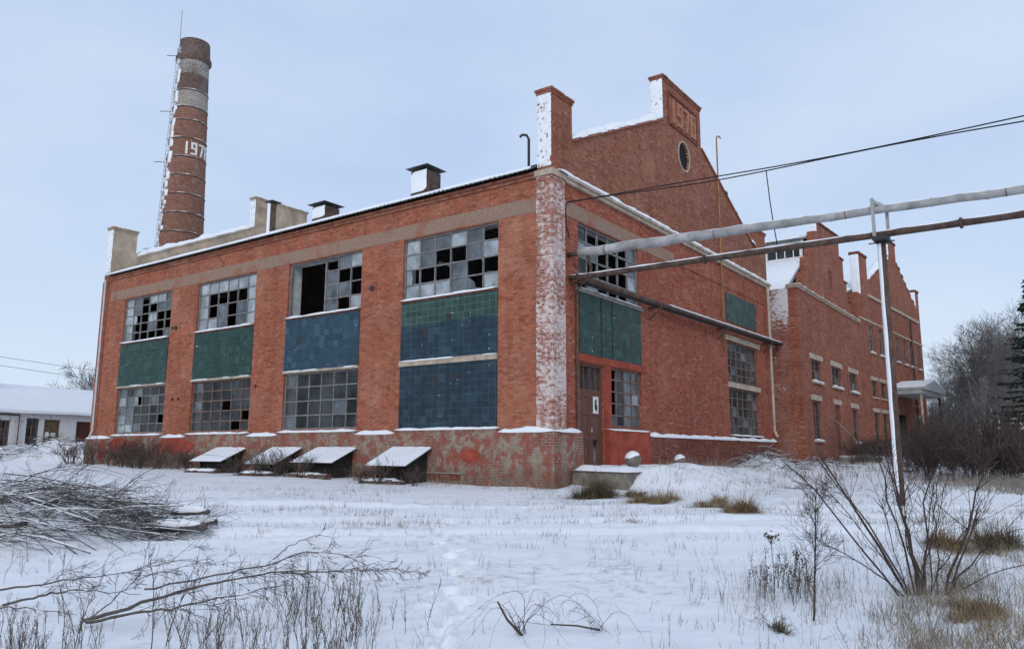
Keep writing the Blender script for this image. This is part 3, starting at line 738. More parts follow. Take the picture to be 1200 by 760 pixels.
for x in (1.0, 6.3, 12.7, 18.6):
    mb = MB(); mb.box(x-.03-5, x+.03-5, -.12, .385, pz(x)-.16-5.9, pz(x)-.09-5.9); mb.tube([(x-5, -.1, pz(x)-.13-5.9), (x-5, .38, pz(x)-.55-5.9)], .025, 5); mb.build('bracket', M['rust'], pr)
for i, (a, b) in enumerate(((1.55, 2.3), (2.6, 3.5), (3.9, 4.4), (4.6, 5.5))):   # snow lumps behind the pipe are left on the sill
    pass

GP = (.9, -8.65)
gzp = gz(*GP)
sup = empty('pipe_support_post', (GP[0], GP[1], gzp), 0, 'tall steel post carrying the two overhead pipes across the snow', 'post')
mb = MB(); mb.tube([(0, 0, -.3), (0, 0, 5.78-gzp)], .088, 14); mb.build('post', M['rust'], sup, True)
mb = MB()       # snow blown onto the post
base = len(mb.v); K = 7; n = 40
for i in range(n+1):
    z = .06+(5.7-gzp-.1)*i/n
    for j in range(K+1):
        a = radians(128-52+104*j/K+8*ns(z*1.2, 3)); r = .088+(.014 if 0 < j < K else -.004)*(1+.4*ns(z*2, j*.7))
        mb.v.append((r*cos(a), r*sin(a), z))
for i in range(n):
    for j in range(K): q = base+i*(K+1)+j; mb.f.append((q, q+1, q+K+2, q+K+1)); mb.m.append(0)
mb.build('snow', M['snow'], sup, True)
mb = MB(); h = -gzp
mb.box(-.32, .30, -.17, .15, 5.72+h, 5.797+h); mb.box(-.03, .03, -.28, .28, 5.70+h, 5.716+h)
mb.build('crosshead', M['darksteel'], sup)
mb = MB(); mb.box(-.25, -.19, .07, .14, 5.80+h, 6.74+h); mb.box(.17, .23, -.16, -.09, 5.80+h, 6.62+h)
mb.hexa([(-.19, .065, 6.62+h), (.17, -.16, 6.53+h), (.17, -.09, 6.53+h), (-.19, .135, 6.62+h), (-.19, .065, 6.70+h), (.17, -.16, 6.61+h), (.17, -.09, 6.61+h), (-.19, .135, 6.70+h)])
mb.build('yoke', M['steel'], sup)
mb = MB(); mb.tube([(.05, .06, 5.8+h), (.12, .02, 5.98+h), (.3, -.05, 5.86+h)], .03, 6); mb.build('clamp', M['darksteel'], sup)
lag = empty('lagged_pipe', (.9, -6, 6.45), 0, 'thick pale lagged pipe running from the hall over the post', 'pipe')
pth = [(0, 6.0-.0, .24-.02), (0, 5.6, .24)]
pts = [(0.02*ns(k*.7, 1), 5.6-k*.55, .22-.012*k+.03*ns(k*.45, 2)+(.02 if k % 3 == 0 else 0)) for k in range(0, 44)]
mb = MB(); mb.tube(pts, [(.14 if k < 3 else (.14)-.045*sm((k-3)/13))+.006*ns(k*1.7, 8) for k in range(44)], 12); mb.build('pipe', M['lagging'], lag, True)
mb = MB()
for k in range(1, 43, 2): mb.tube([tuple(Vector(pts[k])+Vector((0, .02, 0))), tuple(Vector(pts[k])-Vector((0, .02, 0)))], (.14 if k < 3 else (.14)-.045*sm((k-3)/13))+.009, 12)
mb.build('band', M['lagging'], lag)
mb = MB()
for k in range(2, 43, 6):
    mb = MB(); q = Vector(pts[k])+Vector((0, .2, 0)); r_ = (.14 if k < 3 else (.14)-.045*sm((k-3)/13))+.006; mb.tube([q-Vector((0, .008, 0)), q+Vector((0, .008, 0))], r_, 12); mb.build('wire_tie', M['rust'], lag)
mb = MB(); mb.tube([(0, 6.0, .22), (0, 5.55, .22)], .075, 10); mb.tube([(-.03, 5.3, .1), (-.02, 5.2, -.25), (0, 5.25, -.6)], .05, 6); mb.build('bare_pipe_end', M['rust'], lag, True)
mb = MB()
for k in range(43):
    a, b = Vector(pts[k]), Vector(pts[k+1]); rr_ = (.14 if k < 3 else (.14)-.045*sm((k-3)/13)); snow_ledge(mb, a+Vector((.03, 0, rr_*.86)), b+Vector((.03, 0, rr_*.86)), (-1, 0, 0), .08, .022, k, .28)
mb.build('snow', M['snow'], lag, True)
lowp = empty('rusty_pipe', (.9, -6, 5.87), 0, 'thin dark rusty pipe running from the hall below the lagged pipe', 'pipe')
pts = [(0, 5.93, .09)]+[(0, 5.3-k*1.2, .07-.006*k+.012*ns(k, 4)) for k in range(20)]
mb = MB(); mb.tube(pts, .085, 10); mb.build('pipe', M['rust'], lowp, True)
for k in (4, 9, 14):
    q = Vector(pts[k]); fm_ = MB(); fm_.tube([q-Vector((0, .03, 0)), q+Vector((0, .03, 0))], .125, 12); fm_.build('flange', M['rust'], lowp)
mb = MB()
for k in range(20):
    a, b = Vector(pts[k]), Vector(pts[k+1]); snow_ledge(mb, a+Vector((.03, 0, .074)), b+Vector((.03, 0, .074)), (-1, 0, 0), .08, .02, k+3, .28)
mb.build('snow', M['snow'], lowp, True)

gp = tag(rod([(13.25, -.12, 5.05), (13.25, -.12, 10.2), (13.25, -.12, 14.55), (13.3, -.14, 14.68), (13.45, -.17, 14.72), (13.55, -.2, 14.66)], .035, 8, 'yellow', 'gas_pipe'), 'thin yellow gas pipe rising up the front gable to a hooked top', 'gas pipe')
# cables
def sag(a, b, dz, n=40, wob=0, ph=0):
    a = Vector(a); b = Vector(b); o = []
    for i in range(n+1):
        t = i/n; p = a.lerp(b, t); p.z -= dz*4*t*(1-t); p.z += wob*sin(t*17+ph)*min(1, t*6); p.x += wob*cos(t*17+ph); o.append(p)
    return o
c1 = sag((.86, -.02, 8.33), (.86, -26, 8.6), .42, 60, .02, 0)
mb = MB(); mb.tube(c1, .017, 5); mb.tube([(.86, -.02, 8.33), (.74, -.03, 8.1), (.76, -.03, 7.6), (.95, -.03, 7.2)], .014, 5)
ca = mb.build('overhead_cable', M['cable'], None, True); tag(ca, 'black cable slung from the front corner of the hall, the upper of two', 'cable', 'overhead cables from the hall')
c2 = sag((.9, -.02, 8.31), (.9, -26, 8.3), .36, 60, .045, 2.2)
mb = MB(); mb.tube(c2, .017, 5); ca = mb.build('overhead_cable', M['cable'], None, True)
tag(ca, 'black cable twisting just below its twin from the front corner of the hall', 'cable', 'overhead cables from the hall')
mb = MB(); mb.tube([(.88, -6.05, 8.02), (.90, -6.1, 7.2), (.93, -6.15, 6.6), (1.04, -6.2, 5.95)], .014, 5)
tag(mb.build('hanging_wire', M['cable']), 'short thin wire hanging from the overhead cables down to the pipes', 'wire')

# ------------------------------------------------------------------ hatch lids along the left facade
HAT = [('first sloping snow covered lid by the wall, nearest the brick hall corner', 4.32, 6.17), ('second sloping snow covered lid from the hall corner', 7.7, 9.77), ('third sloping snow covered lid from the hall corner, close beside the second', 10.48, 12.31), ('smallest and farthest sloping snow covered lid along the wall', 13.76, 15.71)]
HAT[0] = ('widest sloping snow covered lid, nearest the front corner of the hall', 4.32, 6.17)
for i, (lab, a, b) in enumerate(HAT):
    yc = (a+b)/2; zb = gz(-.9, yc); wd = (b-a)/2
    h = empty('cellar_hatch', (-.15, yc, zb), radians((-1.5, 2.0, -1.0, 2.5)[i]), lab, 'cellar hatch', 'sloping lids over the cellar pits')
    q = .94-zb; s_ = (.40, .46, .39, .45)[i]-zb
    mb = MB(); mb.hexa([(-1.12, -wd, s_), (-.002, -wd, q), (-.002, wd, q), (-1.12, wd, s_), (-1.12, -wd, s_+.014), (-.002, -wd, q+.014), (-.002, wd, q+.014), (-1.12, wd, s_+.014)])
    mb.build('lid', M['sheet'], h)
    mb = MB(); n = 14; base = len(mb.v); rr = random.Random(i)
    for r in range(9):
        for c in range(n+1):
            x = -1.15+1.14*r/8; y = -wd*.985+wd*1.97*c/n; e = .0 if r in (0,) or c in (0, n) else 1
            mb.v.append((x, y, s_+.014+(q-s_)*(x+1.12)/1.12+e*(.030+.02*ns(x*2, y*2, i)+.007*cos(y*34))-(0 if e else .004)))
    for r in range(8):
        for c in range(n): k = base+r*(n+1)+c; mb.f.append((k, k+n+1, k+n+2, k+1)); mb.m.append(0)
    mb.build('snow', M['snow'], h, True)
    for sgn in (-1, 1):
        y0, y1 = sorted((sgn*(wd-.26), sgn*(wd-.22)))
        mb = MB(); mb.hexa([(-.80, y0, -.25), (-.004, y0, -.25), (-.004, y1, -.25), (-.80, y1, -.25), (-.80, y0, s_+.08), (-.004, y0, q-.03), (-.004, y1, q-.03), (-.80, y1, s_+.08)]); mb.build('side_board', M['tar'], h)  # near-black sheet stands in for the shade in the gap under the lid
    mb = MB(); mb.box(-.72, -.68, -wd+.27, wd-.27, -.25, s_+.07); mb.build('front_board', M['tar'], h)  # same painted shade across the front of the gap
    mb = MB(); rr = random.Random(i+50); y = -wd*.95
    while y < wd*.9:
        w2 = rr.uniform(.2, .4); hh = rr.uniform(.05, .13); dx = rr.uniform(-.05, .05); mb.hexa([(-1.34+dx, y, -.3), (-1.06+dx, y, -.3), (-1.06+dx, y+w2, -.3), (-1.34+dx, y+w2, -.3), (-1.33+dx, y+.01, hh), (-1.08+dx, y+.01, hh+.02), (-1.08+dx, y+w2-.01, hh), (-1.33+dx, y+w2-.01, hh-.02)]); y += w2+rr.uniform(.0, .05)
    mb.build('brick_curb', M['brick_old'], h)
    mb = MB(); snow_ledge(mb, (-1.06, wd*.86, .09), (-1.06, -wd*.9, .09), (-1, 0, 0), .26, .07, i+40, gaps=.35); mb.build('snow', M['snow'], h, True)

# ------------------------------------------------------------------ porch slab and stone balls
ps = empty('porch_slab', (3.2, -1.2, .0), 0, 'concrete porch slab under snow in front of the brown door', 'porch')
mb = MB(); mb.hexa([(-2.6, -.85, -.7), (1.4, -.75, -.7), (1.4, 1.02, -.7), (-2.5, 1.02, -.7), (-2.5, -.72, .30), (1.4, -.75, .30), (1.4, 1.02, .34), (-2.42, 1.02, .34)]); mb.build('slab', M['oldconcrete'], ps)
mb = MB(); n = 24
for j in range(9):
    for i in range(n+1):
        x = -2.56+4.02*i/n; y = -.82+1.82*j/8+(.07*ns(x*2.2, 3)+.03*ns(x*6, 5) if j == 0 else 0); x += .07*ns(y*3, 9) if i == 0 else 0; e = 0 if i in (0, n) or j in (0, 8) else 1
        mb.v.append((x, y, .315+.03*j/8+e*(.09+.07*ns(x*1.6, y*1.6, 3)+.03*ns(x*4, y*4, 5))-(.03 if not e else 0)))
for j in range(8):
    for i in range(n): q = j*(n+1)+i; mb.f.append((q, q+1, q+n+2, q+n+1)); mb.m.append(0)
mb.build('snow', M['snow'], ps, True)
def ball(x, y, z, r, lab):
    b = empty('stone_ball', (x, y, z), 0, lab, 'stone ball')
    mb = MB(); mb.lathe([(r*cos(t), r+r*sin(t)) for t in [(-pi/2+pi*k/12) for k in range(13)]], 18); mb.v = [(vx*(1+.05*ns(vx*6, vy*6, vz*6+x)), vy*(1+.05*ns(vy*6, vz*6, x)), vz) for vx, vy, vz in mb.v]; mb.build('ball', M['oldconcrete'], b, True)
    mb = MB(); n = 18; base = 0
    for k in range(8):
        t = pi/2*(1-k/7*.75)
        for j in range(n):
            a = 2*pi*j/n; th = r*(1.08 if k < 6 else (1.05 if k == 6 else .99)); tt = t-(.10+.28*ns(cos(a)*1.3, sin(a)*1.3, x))*(1 if k > 2 else .3)-(.45*max(0, cos(a-2.6)) if k > 3 else 0)+(.22 if k > 3 else 0)
            mb.v.append((th*cos(tt)*cos(a), th*cos(tt)*sin(a), r+th*sin(tt)+.012))
    for k in range(7):
        for j in range(n): p = k*n+j; q = k*n+(j+1) % n; mb.f.append((p, p+n, q+n, q)); mb.m.append(0)
    mb.build('snow_cap', M['snow'], b, True)
ball(1.95, -1.5, .38, .23, 'round stone ball with a snow cap on the porch before the door')
ball(6.9, -.75, gz(6.9, -.75)-.02, .20, 'snow covered stone ball against the red wall right of the door')

# ------------------------------------------------------------------ chimney
CH = (10.9, 38.2)
ch = empty('factory_chimney', (CH[0], CH[1], 0), 0, 'tall round brick factory chimney with pale bands and white year numerals', 'chimney')
TOPZ = 30.35
def chr_(z): return 2.03-.0335*z
bands = [(-.5, 24.98, 0), (24.98, 26.3, 1), (26.3, 27.6, 2), (27.6, 28.65, 3), (28.65, TOPZ, 2)]
parts = [('brick_shaft', 'brick_chimney'), ('pale_band', 'brick_pale'), ('sooty_band', 'brick_sooty'), ('flaked_band', 'brick_flaked')]
for z0, z1, k in bands:
    mb = MB(); nn = 32
    pr_ = [(chr_(z)+(.10 if z0 > 28.6 else 0), z) for z in [z0+(z1-z0)*i/8 for i in range(9)]]
    if z0 > 28.6: pr_ = [(chr_(z0), z0), (chr_(z0)+.16, z0+.18), (chr_(z0)+.16, z0+.42), (chr_(z0)+.05, z0+.6), (chr_(z1)+.03, z1), (chr_(z1)-.35, z1), (chr_(z1)-.35, z1-2)]
    mb.lathe(pr_, nn); o = mb.build(parts[k][0], M[parts[k][1]], ch, True)
    # cylinder mapping for the bricks
    uvl = o.data.uv_layers[0].data
    for p in o.data.polygons:
        an = [math.atan2(o.data.vertices[vi].co.y, o.data.vertices[vi].co.x) for vi in p.vertices]
        if max(an)-min(an) > pi: an = [x+2*pi if x < 0 else x for x in an]
        for li, vi, x in zip(p.loop_indices, p.vertices, an): uvl[li].uv = (x*1.6, o.data.vertices[vi].co.z)
for z in [2.0+i*1.375 for i in range(17)]+[25.0, 26.3]:
    mb = MB(); r = chr_(z); mb.lathe([(r-.01, z-.05), (r+.018, z-.035), (r+.018, z+.035), (r-.01, z+.05)], 32); hp = mb.build('steel_hoop', M['rust'], ch, True)
    mb = MB(); base = 0; n = 22
    for i in range(n+1):
        a = radians(150)+radians(190)*i/n; e = max(0, .035*(.4+2.2*ns(i*.6, z))) if 0 < i < n else 0
        for rr_, dz in ((r, .048), (r+.05, .046), (r+.03, .05+e)): mb.v.append((rr_*cos(a), rr_*sin(a), z+dz+(.0)))
    for i in range(n):
        q = i*3
        for u_, v_ in ((0, 1), (1, 2), (2, 0)): mb.f.append((q+u_, q+3+u_, q+3+v_, q+v_)); mb.m.append(0)
    mb.build('snow', M['snow'], hp, True)
camang = math.atan2(CAM.y-CH[1], CAM.x-CH[0])
rightdir = 1   # seen from the camera, increasing angle runs to the right
def putc(mb, q):
    P = []
    for rr in (0.0, .05):
        for (x, z) in q:
            r = chr_(z)+.004+rr; a = camang+x/chr_(21.9); P.append((r*cos(a), r*sin(a), z))
    # outer face, and the rim
    o = P[4:]; i = P[:4]
    mb.face(o)
    for k in range(4): mb.face([i[k], i[(k+1) % 4], o[(k+1) % 4], o[k]])
mb = MB()
for k, c in enumerate('1976'): digit(mb, c, -.30+.54*k, 21.42, .42, .92, .13, putc)
mb.build('year_numerals', M['white'], ch)
la_ = camang-1.12
mb = MB()
for sgn in (-.2, .2):
    mb.tube([((chr_(z)+.13)*cos(la_)-sgn*sin(la_), (chr_(z)+.13)*sin(la_)+sgn*cos(la_), z) for z in (2, 12, 22, 29.6)], .016, 5)
for i in range(92):
    z = 2.2+i*.3; r = chr_(z)+.13
    mb.tube([(r*cos(la_)+.2*sin(la_), r*sin(la_)-.2*cos(la_), z), (r*cos(la_)-.2*sin(la_), r*sin(la_)+.2*cos(la_), z)], .014, 4)
for i in range(14):
    z = 3+i*1.95; mb.tube([(chr_(z)*cos(la_), chr_(z)*sin(la_), z), ((chr_(z)+.25)*cos(la_), (chr_(z)+.25)*sin(la_), z)], .03, 4)
lad = mb.build('ladder', M['steel'], ch)
mb = MB()
for i in range(84):
    z = 4+i*.305; r = chr_(z); a = la_+rnd.uniform(-.06, .16); frost_plate(mb, ((r+.0)*cos(a-.12), (r+.0)*sin(a-.12), z), Vector((-sin(a), cos(a), 0))*rnd.uniform(.2, .4), Vector((0, 0, rnd.uniform(.25, .6))), 4, 5, .12, i, .8)
mb.build('snow', M['snow'], lad, True)
mb = MB()
a = camang-1.1; mb.tube([((chr_(29)+.05)*cos(a), (chr_(29)+.05)*sin(a), 28), ((chr_(29)+.1)*cos(a), (chr_(29)+.1)*sin(a), TOPZ+2.2)], .035, 5)
mb.build('lightning_rod', M['steel'], ch)
for z in (28.9, 24.6, 20.8, 14.5):
    mb = MB(); r = chr_(z); mb.tube([((r+.2)*cos(la_), (r+.2)*sin(la_), z), ((r+.55)*cos(la_-.3), (r+.55)*sin(la_-.3), z+.1), ((r+.75)*cos(la_-.35), (r+.75)*sin(la_-.35), z+.05)], .025, 5); mb.build('bracket', M['rust'], ch)

# ------------------------------------------------------------------ low wing
LW = empty('low_brick_wing', (20.3, -1.25, 0), 0, 'low red brick wing with a stepped gable between the hall and the tall wing', 'factory wing')
mb = MB()
X0, X1, DEP, TOP = .0, 13.3, 24.0, 8.95
hol = []
for a, b in ((1.93, 3.69), (5.93, 7.9), (10.0, 11.86)): hol.append(rect(a, b, 4.47, 5.57))
for a, b, c in ((1.75, 3.15, 1.5), (6.1, 7.25, .55), (10.1, 11.4, 1.5)): hol.append(rect(a, b, c, 3.45))
mb.slab(rect(X0, X1, -.8, TOP), hol, (0, 0, 0), UF, VF, .45, 0, 1, 1, .14)
mb.slab(rect(-DEP, -.45, -.8, TOP), [], (X0, 0, 0), UL, VL, .45, 2, 1)
mb.slab(rect(-X1, -.0, -.8, TOP), [], (0, DEP, 0), (-1, 0, 0), VF, .45, 0, 1)
mb.build('wall', [M['brick_wing'], M['interior'], M['brick_frosty']], LW)
for a, b in ((1.93, 3.69), (5.93, 7.9), (10.0, 11.86)): window(LW, (a, .12, 4.47), UF, VF, b-a, 1.1, 2, 2, ['dd', 'dg'], 'rustframe', name='window')
for a, b in ((1.75, 3.15), (10.1, 11.4)): window(LW, (a, .12, 1.5), UF, VF, b-a, 1.95, 2, 3, ['dd', '.d', 'dd'], 'rustframe')
mb = MB(); mb.box(6.1, 7.25, .10, .16, .55, 3.45); mb.build('door', M['wood'], LW)
for a, b, z in ((1.93, 3.69, 5.6), (5.93, 7.9, 5.6), (10.0, 11.86, 5.6), (1.75, 3.15, 3.5), (6.1, 7.25, 3.5), (10.1, 11.4, 3.5)): mb = MB(); mb.box(a-.3, b+.3, -.04, -.002, z, z+.27); mb.build('lintel', M['beige'], LW)
for a, b, z in ((1.93, 3.69, 4.36), (5.93, 7.9, 4.36), (10.0, 11.86, 4.36), (1.75, 3.15, 1.39), (10.1, 11.4, 1.39)): mb = MB(); mb.box(a-.1, b+.1, -.12, -.002, z, z+.1); mb.build('sill', M['beige'], LW)
mb = MB()
for i, (a, b, z) in enumerate(((1.93, 3.69, 4.462), (5.93, 7.9, 4.462), (10.0, 11.86, 4.462), (1.75, 3.15, 1.492), (10.1, 11.4, 1.492))): snow_ledge(mb, (a-.1, .0, z), (b+.1, 0, z), (0, -1, 0), .12, .07, i)
snow_ledge(mb, (-.1, .45, TOP+.19), (X1, .45, TOP+.19), (0, -1, 0), .55, .05, 9)
pass
mb.build('snow', M['snow'], LW, True)
mb = MB(); mb.box(-.08, X1, -.08, .5, TOP+.002, TOP+.09); mb.box(-.14, X1, -.14, .5, TOP+.093, TOP+.185); mb.build('parapet_coping', M['beige'], LW)
# stepped gable and the lantern roof behind it
GX = 7.2
stp = [(1.9, 9.14), (12.3, 9.14), (12.3, 10.1), (11.6, 10.1), (11.6, 11.2), (11.0, 11.2), (11.0, 12.55), (10.2, 12.55), (10.2, 13.85), (5.3, 13.6), (5.3, 13.1), (4.75, 13.0), (4.7, 12.4), (4.0, 12.3), (3.9, 11.4), (3.1, 11.2), (3.0, 10.4), (2.2, 10.2)]
mb = MB(); mb.slab(stp, [rect(7.6, 8.05, 10.3, 11.3)], (0, .2, 0), UF, VF, .4, 0, 0); mb.build('stepped_gable', M['brick_wing'], LW)
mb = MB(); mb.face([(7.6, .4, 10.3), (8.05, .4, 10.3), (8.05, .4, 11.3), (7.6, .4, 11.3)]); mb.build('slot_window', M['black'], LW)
mb = MB()
for a, b, z in ((10.15, 11.05, 12.552), (10.95, 11.65, 11.202), (11.6, 12.35, 10.102)): mb.box(a, b, .13, .65, z, z+.1)
mb.hexa([(5.25, .13, 13.605), (10.25, .13, 13.86), (10.25, .65, 13.86), (5.25, .65, 13.605), (5.25, .13, 13.71), (10.25, .13, 13.965), (10.25, .65, 13.965), (5.25, .65, 13.71)])
mb.build('step_coping', M['brick_plinth'], LW)
mb = MB(); frost_plate(mb, (5.295, .6, 13.05), (0, -.4, 0), (0, 0, .55), 5, 10, .04, 1, .7)
for a, b, z in ((10.25, 11.0, 12.655), (11.0, 11.6, 11.305)): snow_ledge(mb, (a, .63, z), (b, .63, z), (0, -1, 0), .48, .05, a)
snow_ledge(mb, (5.3, .63, 13.715), (10.2, .63, 13.965), (0, -1, 0), .48, .05, 3)
mb.build('snow', M['snow'], LW, True)
# lower roof, clerestory, lantern roof (all running back)
mb = MB()
def plate(p, th=.08, m=0): mb.hexa([(x, y, z-th) for x, y, z in p]+p, m)
plate([(.1, .46, 8.9), (3.9, 0.62, 11.2), (3.9, DEP, 11.2), (.1, DEP, 8.9)]); plate([(13.2, .46, 8.9), (13.2, DEP, 8.9), (10.5, DEP, 11.2), (10.5, 0.62, 11.2)])
plate([(3.4, 0.62, 12.35), (7.2, 0.62, 13.35), (7.2, DEP, 13.35), (3.4, DEP, 12.35)]); plate([(11.0, 0.62, 12.35), (11.0, DEP, 12.35), (7.2, DEP, 13.35), (7.2, 0.62, 13.35)])
rf2 = mb.build('roof', M['sheet'], LW)
mb = MB()
for p in ([(.05, .54, 8.93), (3.85, 0.63, 11.23), (3.85, DEP-.1, 11.23), (.05, DEP-.1, 8.93)], [(3.3, 0.63, 12.36), (7.2, 0.63, 13.38), (7.2, DEP-.1, 13.38), (3.3, DEP-.1, 12.36)], [(11.1, DEP-.1, 12.36), (7.2, DEP-.1, 13.39), (7.2, 0.63, 13.39), (11.1, 0.63, 12.36)], [(13.25, DEP-.1, 8.93), (10.55, DEP-.1, 11.23), (10.55, 0.63, 11.23), (13.25, .54, 8.93)]):
    mb.hexa([(x, y, z-.02) for x, y, z in p]+[(x, y, z+.09) for x, y, z in p])
mb.build('snow', M['snow'], rf2)
mb = MB(); mb.box(3.9, 4.0, 0.62, DEP, 11.2, 11.45); mb.box(3.9, 4.0, 0.62, DEP, 12.2, 12.36); mb.box(10.4, 10.5, 0.62, DEP, 11.2, 12.36)
for k in range(12):
    y = .66+k*1.9; mb.box(3.86, 4.02, y, y+.14, 11.452, 12.198)
    for q in range(1, 4): mb.box(3.9, 3.94, y+q*.46, y+q*.46+.05, 11.452, 12.198)
mb.build('clerestory', M['white'], LW)
mb = MB()
for k in range(12):
    if k in (1,): continue
    y = .81+k*1.9; mb.face([(3.95, y+1.75, 11.45), (3.95, y, 11.45), (3.95, y, 12.2), (3.95, y+1.75, 12.2)], k % 2)
mb.build('clerestory_glass', GL, LW)
mb = MB(); mb.box(4.1, 10.3, .7, DEP-.5, 11.0, 11.05); mb.build('interior_floor', M['interior'], LW)

# ------------------------------------------------------------------ tall wing
AT = radians(-3.5)
TW = empty('tall_brick_wing', (33.6, -1.27, 0), AT, 'tall two storey brick wing with a pointed gable and rows of slim windows', 'factory wing')
TX0, TX1, TT = .0, 17.1, 11.0
uw = [(2.2, 3.2), (4.4, 5.5), (6.6, 7.7), (8.8, 9.8), (11.05, 12.15), (13.0, 14.0), (15.2, 16.15)]
lw1 = [(2.06, 3.2), (4.1, 5.3), (13.4, 14.4)]
hol = [rect(a, b, 7.38, 9.15) for a, b in uw]+[rect(a, b, 4.47, 5.5) for a, b in lw1]+[rect(a, b, 1.5, 3.45) for a, b in lw1]+[rect(7.6, 10.6, .5, 3.6)]
mb = MB()
mb.slab(rect(TX0, TX1, -.8, TT), hol, (0, 0, 0), UF, VF, .5, 0, 1, 1, .16)
mb.slab(rect(-22, -.5, -.8, TT), [], (0, 0, 0), UL, VL, .5, 0, 1); mb.slab(rect(.5, 22, -.8, TT), [], (TX1, 0, 0), (0, 1, 0), VF, .5, 0, 1)
mb.slab(rect(-TX1, 0, -.8, TT), [], (0, 22, 0), (-1, 0, 0), VF, .5, 0, 1)
mb.build('wall', [M['brick_wing'], M['interior']], TW)
for a, b in uw: window(TW, (a, .13, 7.38), UF, VF, b-a, 1.77, 2, 3, ['dg', 'dd', 'gd'], 'frame')
for a, b in lw1: window(TW, (a, .13, 4.47), UF, VF, b-a, 1.03, 2, 2, ['dd', 'dd'], 'rustframe'); window(TW, (a, .13, 1.5), UF, VF, b-a, 1.95, 2, 3, ['dd', 'd.', 'dd'], 'rustframe')
mb = MB(); mb.box(7.6, 9.08, .10, .16, .5, 2.9); mb.box(9.12, 10.6, .10, .16, .5, 2.9); mb.box(7.6, 10.6, .09, .17, 2.9, 3.0); mb.build('door', M['tar'], TW)
for q in ((0.05, TX1, -.06, -.002, 9.32, 9.44), (2.4, 16.3, -.10, -.002, 11.04, 11.22)): mb = MB(); mb.box(*q); mb.build('string_course', M['beige'], TW)
for a, b in lw1:
    for z in (5.53, 3.5): mb = MB(); mb.box(a-.25, b+.25, -.04, -.002, z, z+.24); mb.build('lintel', M['beige'], TW)
    for z in (4.36, 1.39): mb = MB(); mb.box(a-.1, b+.1, -.10, -.002, z, z+.1); mb.build('sill', M['beige'], TW)
for a, b in uw: mb = MB(); mb.box(a-.1, b+.1, -.10, -.002, 7.26, 7.37); mb.build('sill', M['beige'], TW)
g2 = [(.9, 11.003), (TX1, 11.003), (TX1, 13.6), (TX1-1.0, 13.6), (TX1-1.0, 12.25), (10.7, 15.0), (10.7, 16.2), (8.7, 16.2), (8.7, 15.0), (2.65, 12.25), (2.65, 13.65), (.9, 13.65)]
mb = MB(); mb.slab(g2, [], (0, 0, 0), UF, VF, .55, 0, 0); mb.build('gable', M['brick_wing'], TW)
mb = MB(); mb.box(.85, 2.7, -.06, .6, 13.653, 13.83); mb.box(TX1-1.05, TX1+.05, -.06, .6, 13.603, 13.78); mb.box(8.65, 10.75, -.06, .6, 16.203, 16.38); mb.build('coping', M['brick_plinth'], TW)
mb = MB()
frost_plate(mb, (.895, .55, 9.2), (0, -.55, 0), (0, 0, 4.5), 7, 30, .06, 4, .8); frost_plate(mb, (8.695, .55, 15.1), (0, -.55, 0), (0, 0, 1.1), 6, 10, .06, 5, .9); frost_plate(mb, (TX1-1.005, .55, 12.3), (0, -.55, 0), (0, 0, 1.3), 6, 10, .06, 6, .9)
snow_ledge(mb, (2.7, .57, 12.27), (8.66, .57, 14.98), (0, -1, 0), .6, .16, 4); snow_ledge(mb, (10.75, .57, 14.98), (TX1-1.05, .57, 12.27), (0, -1, 0), .6, .16, 5)
snow_ledge(mb, (.85, .58, 13.832), (2.7, .58, 13.832), (0, -1, 0), .62, .07, 6); snow_ledge(mb, (8.65, .58, 16.382), (10.75, .58, 16.382), (0, -1, 0), .62, .07, 7); snow_ledge(mb, (TX1-1.05, .58, 13.782), (TX1+.05, .58, 13.782), (0, -1, 0), .62, .07, 8)
for i, (a, b) in enumerate(uw): snow_ledge(mb, (a-.1, 0, 7.372), (b+.1, 0, 7.372), (0, -1, 0), .1, .06, i)
mb.build('snow', M['snow'], TW, True)
mb = MB()
for a, b in (((-.2, 11.02), (9.7, 14.3)), ((9.7, 14.3), (TX1+.2, 11.02))):
    p = [(a[0], .57, a[1]), (b[0], .57, b[1]), (b[0], 22, b[1]), (a[0], 22, a[1])]; mb.hexa([(x, y, z-.1) for x, y, z in p]+p)
rt_ = mb.build('roof', M['sheet'], TW)
mb = MB()
for a, b in (((-.15, 11.05), (9.7, 14.31)), ((9.7, 14.31), (TX1+.15, 11.05))):
    p = [(a[0], .58, a[1]), (b[0], .58, b[1]), (b[0], 21.9, b[1]), (a[0], 21.9, a[1])]; mb.hexa([(x, y, z-.01) for x, y, z in p]+[(x, y, z+.08) for x, y, z in p])
mb.build('snow', M['snow'], rt_)
